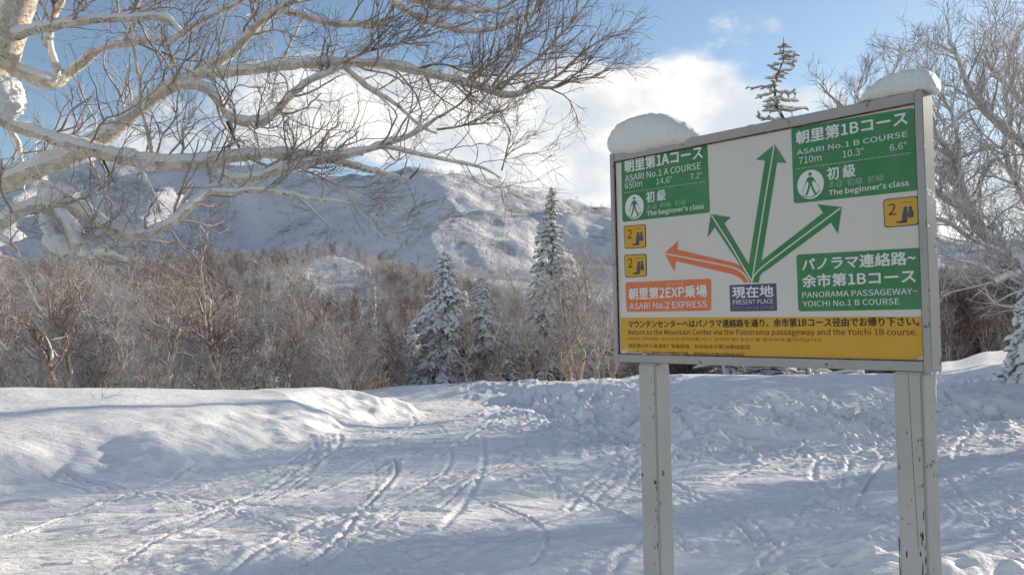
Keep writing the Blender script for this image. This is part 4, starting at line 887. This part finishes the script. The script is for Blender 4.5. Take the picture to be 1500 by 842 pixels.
# ------------------------------------------------------------------ birch and brush prototypes
def proto_birch(name, H, seed, stems=3, mats=(BARK_F, TWIG_F, TWIG_B), K=(46, 300, 900), spread=.3, cat='tree', rb=.019):
    rg = np.random.default_rng(seed); t = empty(name, (0, 0, 0), None, cat)
    P, R = [], []
    for s in range(stems):
        a = rg.uniform(0, 6.28); n = 10; tt = np.linspace(0, 1, n); h = H * rg.uniform(.72, 1.0); ln = spread * rg.uniform(.4, 1.3)
        p = np.stack([np.cos(a) * ln * h * tt ** 1.3, np.sin(a) * ln * h * tt ** 1.3, h * tt], 1); p[1:] += rg.normal(size=(n - 1, 3)) * .02 * H; P.append(p)
        r = rb * H / stems ** .35; R.append(np.interp(tt, [0, 1], [r, r * .18]))
    P, R = np.array(P), np.array(R)
    g1 = sprout(P, R, K[0], (.16 * H, .36 * H), (30, 72), up=.2, n=8, rf=.5, rmin=.006, wig=.26, rg=rg, lt=(.15, 1))
    g2 = sprout(*g1, K[1], (.08 * H, .19 * H), (28, 68), up=.10, n=6, rf=.55, rmin=.0035, wig=.28, rg=rg)
    g3 = sprout(*g2, K[2], (.04 * H, .10 * H), (28, 65), up=.06, n=4, rf=.6, rmin=.0025, wig=.28, rg=rg)
    link('trunk', Bag().tubes(P, R, 7).mesh('trunk'), mats[0], t)
    link('branches', Bag().tubes(*g1, 4).mesh('branches'), mats[1], t)['kind'] = 'stuff'
    o = link('twigs', Bag().tubes(*g2, 3).tubes(*g3, 3).mesh('twigs'), mats[2], t); o['kind'] = 'stuff'
    return t
def sit(t, px, D, ptop=None, rz=None, H=None, label=None):
    x = (px - 750) / F * D; gz = ground_z(x, D) - .08; t.location = (x, D, gz)
    if ptop is not None:
        s = (at(px, ptop, D).z - gz) / H; t.scale = (s,) * 3
    if rz is not None: t.rotation_euler = (0, 0, rz)
    if label: t['label'] = label
    return t
BH_ = 6.
PB = [proto_birch('birch_tree', BH_, 70 + i, stems=[3, 2, 4, 1][i], K=[(46, 300, 1100), (40, 280, 1000), (56, 340, 1200), (30, 260, 1000)][i], spread=[.3, .22, .38, .1][i], mats=[(BARK_F, TWIG_F, TWIG_B), (BARK_F, RIME, RIME), (BARK_F, RIME, TWIG_F), (BARK_F, TWIG_F, TWIG_F)][i]) for i in range(4)]
SB = [proto_birch('leafless_shrub', 2.4, 80 + i, stems=[7, 9, 6][i], mats=[(BARK_F, RIME, TWIG_F), (BARK_F, TWIG_B, TWIG_B), (RIME, RIME, RIME)][i], K=(60, 260, 700), spread=.5, cat='shrub', rb=.010) for i in range(3)]
LAB = {}
used = set()
def put_birch(i, px, D, ptop, rz, label, group=None):
    t = PB[i]
    if i in used: t = copy_tree(t, (0, 0, 0))
    used.add(i); t['label'] = label
    if group: t['group'] = group
    elif 'group' in t: del t['group']
    return sit(t, px, D, ptop, rz, BH_)
put_birch(0, 322, 20.5, 288, .4, 'wide V-shaped bare birch rising against the blue mountain')
put_birch(3, 848, 27, 350, 1.1, 'straight slim birch just right of the slender spire fir')
put_birch(1, 885, 33, 355, 2.2, 'frosted birch half hidden by the far edge of the sign')
put_birch(2, 765, 31, 392, .3, 'frosted spreading birch left of the slender spire fir')
put_birch(2, 150, 27, 330, 1.9, 'pale birch under the big snowy limb, left of the V-shaped birch')
put_birch(1, 60, 22, 352, 4.0, 'frosted birch nearest the left frame edge')
put_birch(0, 215, 33, 345, 3.3, 'grey twiggy birch between the pale birch and the V-shaped birch')
for (i_, px_, D_, tp_, rz_, lb_) in ((3, -25, 17.5, 318, .5, 'pale-trunked birch cut by the left frame edge'), (0, 105, 18.5, 372, 2.5, 'pale-trunked birch just right of the bent snapped stem'), (1, 185, 19, 388, 1.2, 'hoary birch with a forked pale trunk under the long low limb'),
                                   (3, 250, 19.5, 372, 3.6, 'straight pale birch left of the V-shaped birch'), (0, 420, 20.5, 425, 5.2, 'low spreading birch at the foot of the near hill'), (1, 775, 26, 372, .9, 'white hoary birch crowding the slender spire fir on its left'),
                                   (2, 828, 26.5, 345, 2.7, 'hoary birch tangled in the right side of the slender spire fir'), (1, 872, 25.5, 382, 4.4, 'white hoary birch beside the far edge of the sign'), (2, 728, 27, 420, 3.1, 'hoary birch in front of the gap between firs')):
    put_birch(i_, px_, D_, tp_, rz_, lb_)
put_birch(3, 684, 26, 430, 5.1, 'slim dark birch sapling between the two snow-laden firs')
# a grove to the right of the frame, whose shadows fall across the run
gr = np.random.default_rng(5)
c13, s13 = math.cos(math.radians(14)), math.sin(math.radians(14))
def swing(x, y): x, y = x * c13 - y * s13, x * s13 + y * c13; return max(x, .63 * y + .9), y
for i, (x, y, H) in enumerate([(14.5, 12.5, 7.5), (17.5, 9.5, 8.5), (23, 11, 9), (26, 17.5, 9), (13.2, 16.8, 6.5), (33, 20, 11), (18.5, 21.5, 7), (27, 8, 9), (12.4, 9.0, 5.5), (17.6, 23.6, 11), (21.5, 26.5, 11), (24, 22, 8), (25.5, 14, 10), (21, 24, 9)]):
    x, y = swing(x, y); t = copy_tree(PB[i % 4], (x, y, ground_z(x, y) - .1), gr.uniform(0, 6), H / BH_, 'bare birch of the grove beyond the right frame edge', 'birches beyond the right frame edge')
for i, (x, y, sc) in enumerate([(16.4, 24.5, 1.1)]):
    x, y = swing(x, y); copy_tree(f2, (x, y, ground_z(x, y) - .1), i * 1.3, sc, 'snow-laden fir of the grove beyond the right frame edge', 'firs beyond the right frame edge')
if 1:
    r9 = np.random.default_rng(99); cnt = 0
    for k in range(150):
        px = r9.uniform(-160, 930) if k % 7 else r9.uniform(1370, 1640); D = r9.uniform(30, 85)
        top = np.interp(px, [-150, 0, 200, 400, 520, 640, 760, 900, 1370, 1640], [375, 382, 400, 440, 478, 492, 450, 440, 425, 390]) + r9.normal(0, 16) + (D < 45) * 26
        if 560 < px < 860 and D < 48: continue
        put_birch(int(r9.choice([0, 1, 2, 3], p=[.46, .14, .20, .20] if (px < 330 or px > 740) else [.6, .1, .1, .2])), px, D, top, r9.uniform(0, 6.28), 'leafless brown birch in the thicket behind the snow bank' if px < 1000 else 'leafless birch in the wood behind the right plateau',
                  'birches of the thicket behind the bank' if px < 1000 else 'birches behind the right plateau')
    su = set()
    for k in range(175):
        px = r9.uniform(-120, 930) if k % 9 else r9.uniform(1370, 1600); D = r9.uniform(21, 34) if px < 540 else r9.uniform(25.5, 38) if px < 1000 else r9.uniform(40, 55)
        i = int(r9.choice([0, 1, 2], p=[.35, .2, .45] if px < 520 else [.3, .6, .1])); t = SB[i]
        if i in su: t = copy_tree(t, (0, 0, 0))
        su.add(i); t['label'] = ['frosted grey shrub along the crest of the snow bank', 'brown leafless shrub along the crest of the snow bank', 'white rimed shrub along the crest of the snow bank'][i] if px < 1000 else ['frosted grey shrub behind the right plateau', 'brown leafless shrub behind the right plateau', 'white rimed shrub behind the right plateau'][i]
        t['group'] = ['frosted grey shrubs', 'brown shrubs', 'white rimed shrubs'][i]
        sit(t, px, D, rz=r9.uniform(0, 6.28)); s_ = r9.uniform(.55, 1.25); t.scale = (s_, s_, s_ * r9.uniform(.8, 1.2))
def zone(px):
    for lim, nm in ((60, 'at the left frame edge'), (200, 'under the lowest limb of the big birch'), (300, 'just left of the V-shaped birch'), (390, 'around the V-shaped birch'), (480, 'right of the V-shaped birch'),
                    (560, 'behind the end of the left bank'), (630, 'around the small cone-shaped fir'), (720, 'around the two broad firs'), (800, 'left of the slender spire fir'), (1000, 'between the spire fir and the sign'), (1440, 'beside the near post')): 
        if px < lim: return nm
    return 'at the right frame edge'
for o in list(S.objects):
    if o.get('group') in ('birches of the thicket behind the bank', 'birches behind the right plateau', 'frosted grey shrubs', 'brown shrubs', 'white rimed shrubs'):
        px = 750 + F * o.location.x / o.location.y; k = zone(px); far_ = o.location.y > 50
        if 'birch' in o['label']: l = ('more distant' if far_ else 'nearer') + (' tall' if o.scale.x > 1 else ' low') + ' leafless birch of the thicket ' + k
        else: l = o['label'].split(' shrub')[0] + (' taller' if o.scale.z > .95 else ' small') + ' shrub ' + k
        o['label'] = l; o['group'] = l
# snow-smothered bushes low in the brush
def heap(px, py, D, w_, h_, label, seed):
    n, k = 18, 24; th = np.linspace(0, math.pi, n); ph = np.linspace(0, 2 * math.pi, k, endpoint=False); TH, PH = np.meshgrid(th, ph, indexing='ij')
    rx = w_ / F * D / 2; rz_ = h_ / F * D / 2
    V = np.stack([np.sin(TH) * np.cos(PH) * rx, np.sin(TH) * np.sin(PH) * rx * .8, np.cos(TH) * rz_], -1); s = 1 + .28 * fbm(V[..., 0] / rx * 1.6 + seed, V[..., 2] / rz_ * 1.6 + V[..., 1] / rx, 4, seed); V = V * s[..., None]
    i = np.arange(n * k).reshape(n, k); j = np.roll(i, -1, 1); Q = np.stack([i[:-1], i[1:], j[1:], j[:-1]], -1).reshape(-1, 4)
    p = at(px, py, D); o = link('snow_cushion', mesh('snow_cushion', V.reshape(-1, 3), Q), SNOWCAP, loc=p); tag(o, label, 'snow clump'); return o
# leaning stub at the left
t = empty('birch_stump', at(74, 562, 17.5), 'bent snapped birch stem leaning left on the bank crest', 'tree'); ob = Vector(t.location)
P, R = resample([tuple(at(*p)) for p in [(78, 568, 17.5), (72, 545, 17.5), (63, 522, 17.5), (56, 505, 17.5), (42, 478, 17.5)]], [.10, .09, .08, .07, .03], 14); V, Q = tubes(P[None], R[None], 8); link('trunk', mesh('trunk', V - np.array(ob), Q), STUBM, t)
g1 = sprout(P[None], R[None], 16, (.3, .9), (30, 70), up=.2, n=7, rmin=.007, rg=rng); g2 = sprout(*g1, 60, (.15, .4), (25, 60), n=5, rmin=.004, rg=rng)
link('branches', Bag().tubes(*g1, 4).tubes(*g2, 3).mesh('branches', ob), TWIG_F, t)
# grass-thin twig standing out of the bank
b0 = at(150, 585, 13.5); b0.z = ground_z(b0.x, b0.y) - .02
t = []; 
for (dx, dz, dx2, dz2) in ((-.02, .22, .03, .36), (.0, .12, .12, .20), (.10, .02, .34, .16), (.04, .06, .28, .07), (-.14, .0, -.2, .14)):
    P_ = resample([tuple(b0), tuple(b0 + Vector((dx, 0, dz))), tuple(b0 + Vector((dx2, .03, dz2)))], [.004, .003, .0018], 6); t.append(P_)
Pp, Rr = np.array([a for a, _ in t]), np.array([b for _, b in t]); V, Q = tubes(Pp, Rr, 4)
tag(link('bare_twig', mesh('bare_twig', V - np.array(b0), Q), TWIG, loc=b0), 'thin bare forked twig sticking out of the smooth left snow bank', 'twig')

# ------------------------------------------------------------------ far woods: too many to count
PC = bpy.data.collections.new('far_tree_kinds'); PR = bpy.data.collections.new('rimed_tree_kinds')
def low_tree(seed, H, mt, mtw, coll, K=(16, 60), r=1.):
    rg = np.random.default_rng(seed); n = 5; tt = np.linspace(0, 1, n); P, R = [], []
    for s in range(2):
        a = rg.uniform(0, 6.28); p = np.stack([np.cos(a) * .22 * H * tt ** 1.4, np.sin(a) * .22 * H * tt ** 1.4, H * tt * .95], 1); P.append(p); R.append(np.interp(tt, [0, 1], [.012 * H, .004 * H]))
    P, R = np.array(P), np.array(R)
    g1 = sprout(P, R, K[0], (.18 * H, .36 * H), (35, 80), up=.16, n=5, rf=.6, rmin=.018 * r, wig=.28, rg=rg, lt=(.2, 1)); g2 = sprout(*g1, K[1], (.08 * H, .20 * H), (30, 75), up=.08, n=4, rf=.7, rmin=.013 * r, wig=.3, rg=rg)
    V = Bag().tubes(P, R, 4).tubes(*g1, 3).tubes(*g2, 3); me = V.mesh('far_birch'); o = bpy.data.objects.new('far_birch', me); me.materials.append(mtw); coll.objects.link(o)
for i in range(4): low_tree(200 + i, 7., None, [TWIG_B, TWIG_F, RIME, TWIG_B][i], PC, (26, 170), 1.0)
for i in range(3): low_tree(220 + i, 6., None, RIME, PR, (20, 110), 2.2)
def scatter(name, pts, scl, coll, label, cat):
    me = bpy.data.meshes.new(name); me.from_pydata([tuple(p) for p in pts], [], []); at_ = me.attributes.new('size', 'FLOAT', 'POINT'); at_.data.foreach_set('value', np.asarray(scl, np.float32))
    o = bpy.data.objects.new(name, me); COL.objects.link(o); tag(o, label, cat, kind='stuff')
    gt = bpy.data.node_groups.new(name, 'GeometryNodeTree'); gt.interface.new_socket('Geometry', in_out='INPUT', socket_type='NodeSocketGeometry'); gt.interface.new_socket('Geometry', in_out='OUTPUT', socket_type='NodeSocketGeometry')
    N, L = gt.nodes, gt.links; gi = N.new('NodeGroupInput'); go = N.new('NodeGroupOutput'); ip = N.new('GeometryNodeInstanceOnPoints'); ci = N.new('GeometryNodeCollectionInfo')
    ci.inputs['Collection'].default_value = coll; ci.inputs['Separate Children'].default_value = True; ci.inputs['Reset Children'].default_value = True
    rv = N.new('FunctionNodeRandomValue'); rv.data_type = 'FLOAT_VECTOR'; rv.inputs['Min'].default_value = (-.08, -.08, 0); rv.inputs['Max'].default_value = (.08, .08, 6.28)
    na_ = N.new('GeometryNodeInputNamedAttribute'); na_.data_type = 'FLOAT'; na_.inputs['Name'].default_value = 'size'
    L.new(gi.outputs[0], ip.inputs['Points']); L.new(ci.outputs[0], ip.inputs['Instance']); ip.inputs['Pick Instance'].default_value = True
    L.new(rv.outputs[0], ip.inputs['Rotation']); L.new(na_.outputs[0], ip.inputs['Scale']); L.new(ip.outputs[0], go.inputs[0])
    md = o.modifiers.new('scatter', 'NODES'); md.node_group = gt; return o
fr = np.random.default_rng(77)
def spots(n, pxr, Dr, keep, pw=1.):
    px = fr.uniform(*pxr, n); D = Dr[0] * (Dr[1] / Dr[0]) ** (fr.uniform(0, 1, n) ** pw); x = (px - 750) / F * D
    z = Z(x, D)[0]; k = keep(px, D, x, z); return np.stack([x, D, z - .3], 1)[k], px[k], D[k]
# brown birch wood filling the hollow and climbing the near hill
p, px, D = spots(26000, (-350, 2000), (62, 430), lambda px, D, x, z: (fbm(x / 40, D / 40, 3, 5) > -.75) & ~((D > 290) & (px > 420) & (px < 560) & (fbm(x / 14, D / 14, 2, 8) > -.1)))
scatter('brown_birch_wood', p, fr.uniform(.7, 1.25, len(p)), PC, 'brown leafless birch wood filling the hollow below the mountain', 'forest')
p, px, D = spots(16000, (-350, 2000), (230, 480), lambda px, D, x, z: (fr.random(len(px)) < ss(D, 230, 400)) & ~((D > 290) & (px > 440) & (px < 540) & (fbm(x / 14, D / 14, 2, 8) > .1)))
scatter('frosted_birch_wood', p, fr.uniform(.6, 1.1, len(p)), PR, 'pale frosted birches along the top of the near hill', 'forest')
p, px, D = spots(22000, (-300, 1800), (520, 1500), lambda px, D, x, z: (fbm(x / 90, D / 120, 4, 15) > .10) & (fr.random(len(px)) < np.where(px > 560, .9, .30)), .8)
scatter('rimed_mountain_scrub', p, fr.uniform(.6, 1.5, len(p)), PR, 'rimed birch scrub scattered over the mountain spurs', 'forest')

p, px, D = spots(8000, (-300, 1800), (500, 1500), lambda px, D, x, z: (fbm(x / 70, D / 100, 4, 25) > .25), .8)
scatter('bare_mountain_scrub', p, fr.uniform(.5, 1.15, len(p)), PC, 'dark bare birch scrub in patches on the mountain slopes', 'forest')
# ------------------------------------------------------------------ winter air between here and the mountain
HZ = bpy.data.materials.new('winter_air'); HZ.use_nodes = True; h = NT(HZ.node_tree); h.n.clear()
ho = h.new('ShaderNodeOutputMaterial'); pv = h.new('ShaderNodeVolumePrincipled'); h.l.new(pv.outputs[0], ho.inputs['Volume'])
pv.inputs['Color'].default_value = (.60, .78, 1, 1); pv.inputs['Density'].default_value = .00003; pv.inputs['Anisotropy'].default_value = .2
V = [(x, y, z) for x in (-4400, 4400) for y in (-60, 4400) for z in (-110, 470)]
me = bpy.data.meshes.new('haze'); me.from_pydata(V, [], [(0, 1, 3, 2), (4, 6, 7, 5), (0, 4, 5, 1), (2, 3, 7, 6), (0, 2, 6, 4), (1, 5, 7, 3)])
tag(link('haze', me, HZ), kind='stuff')
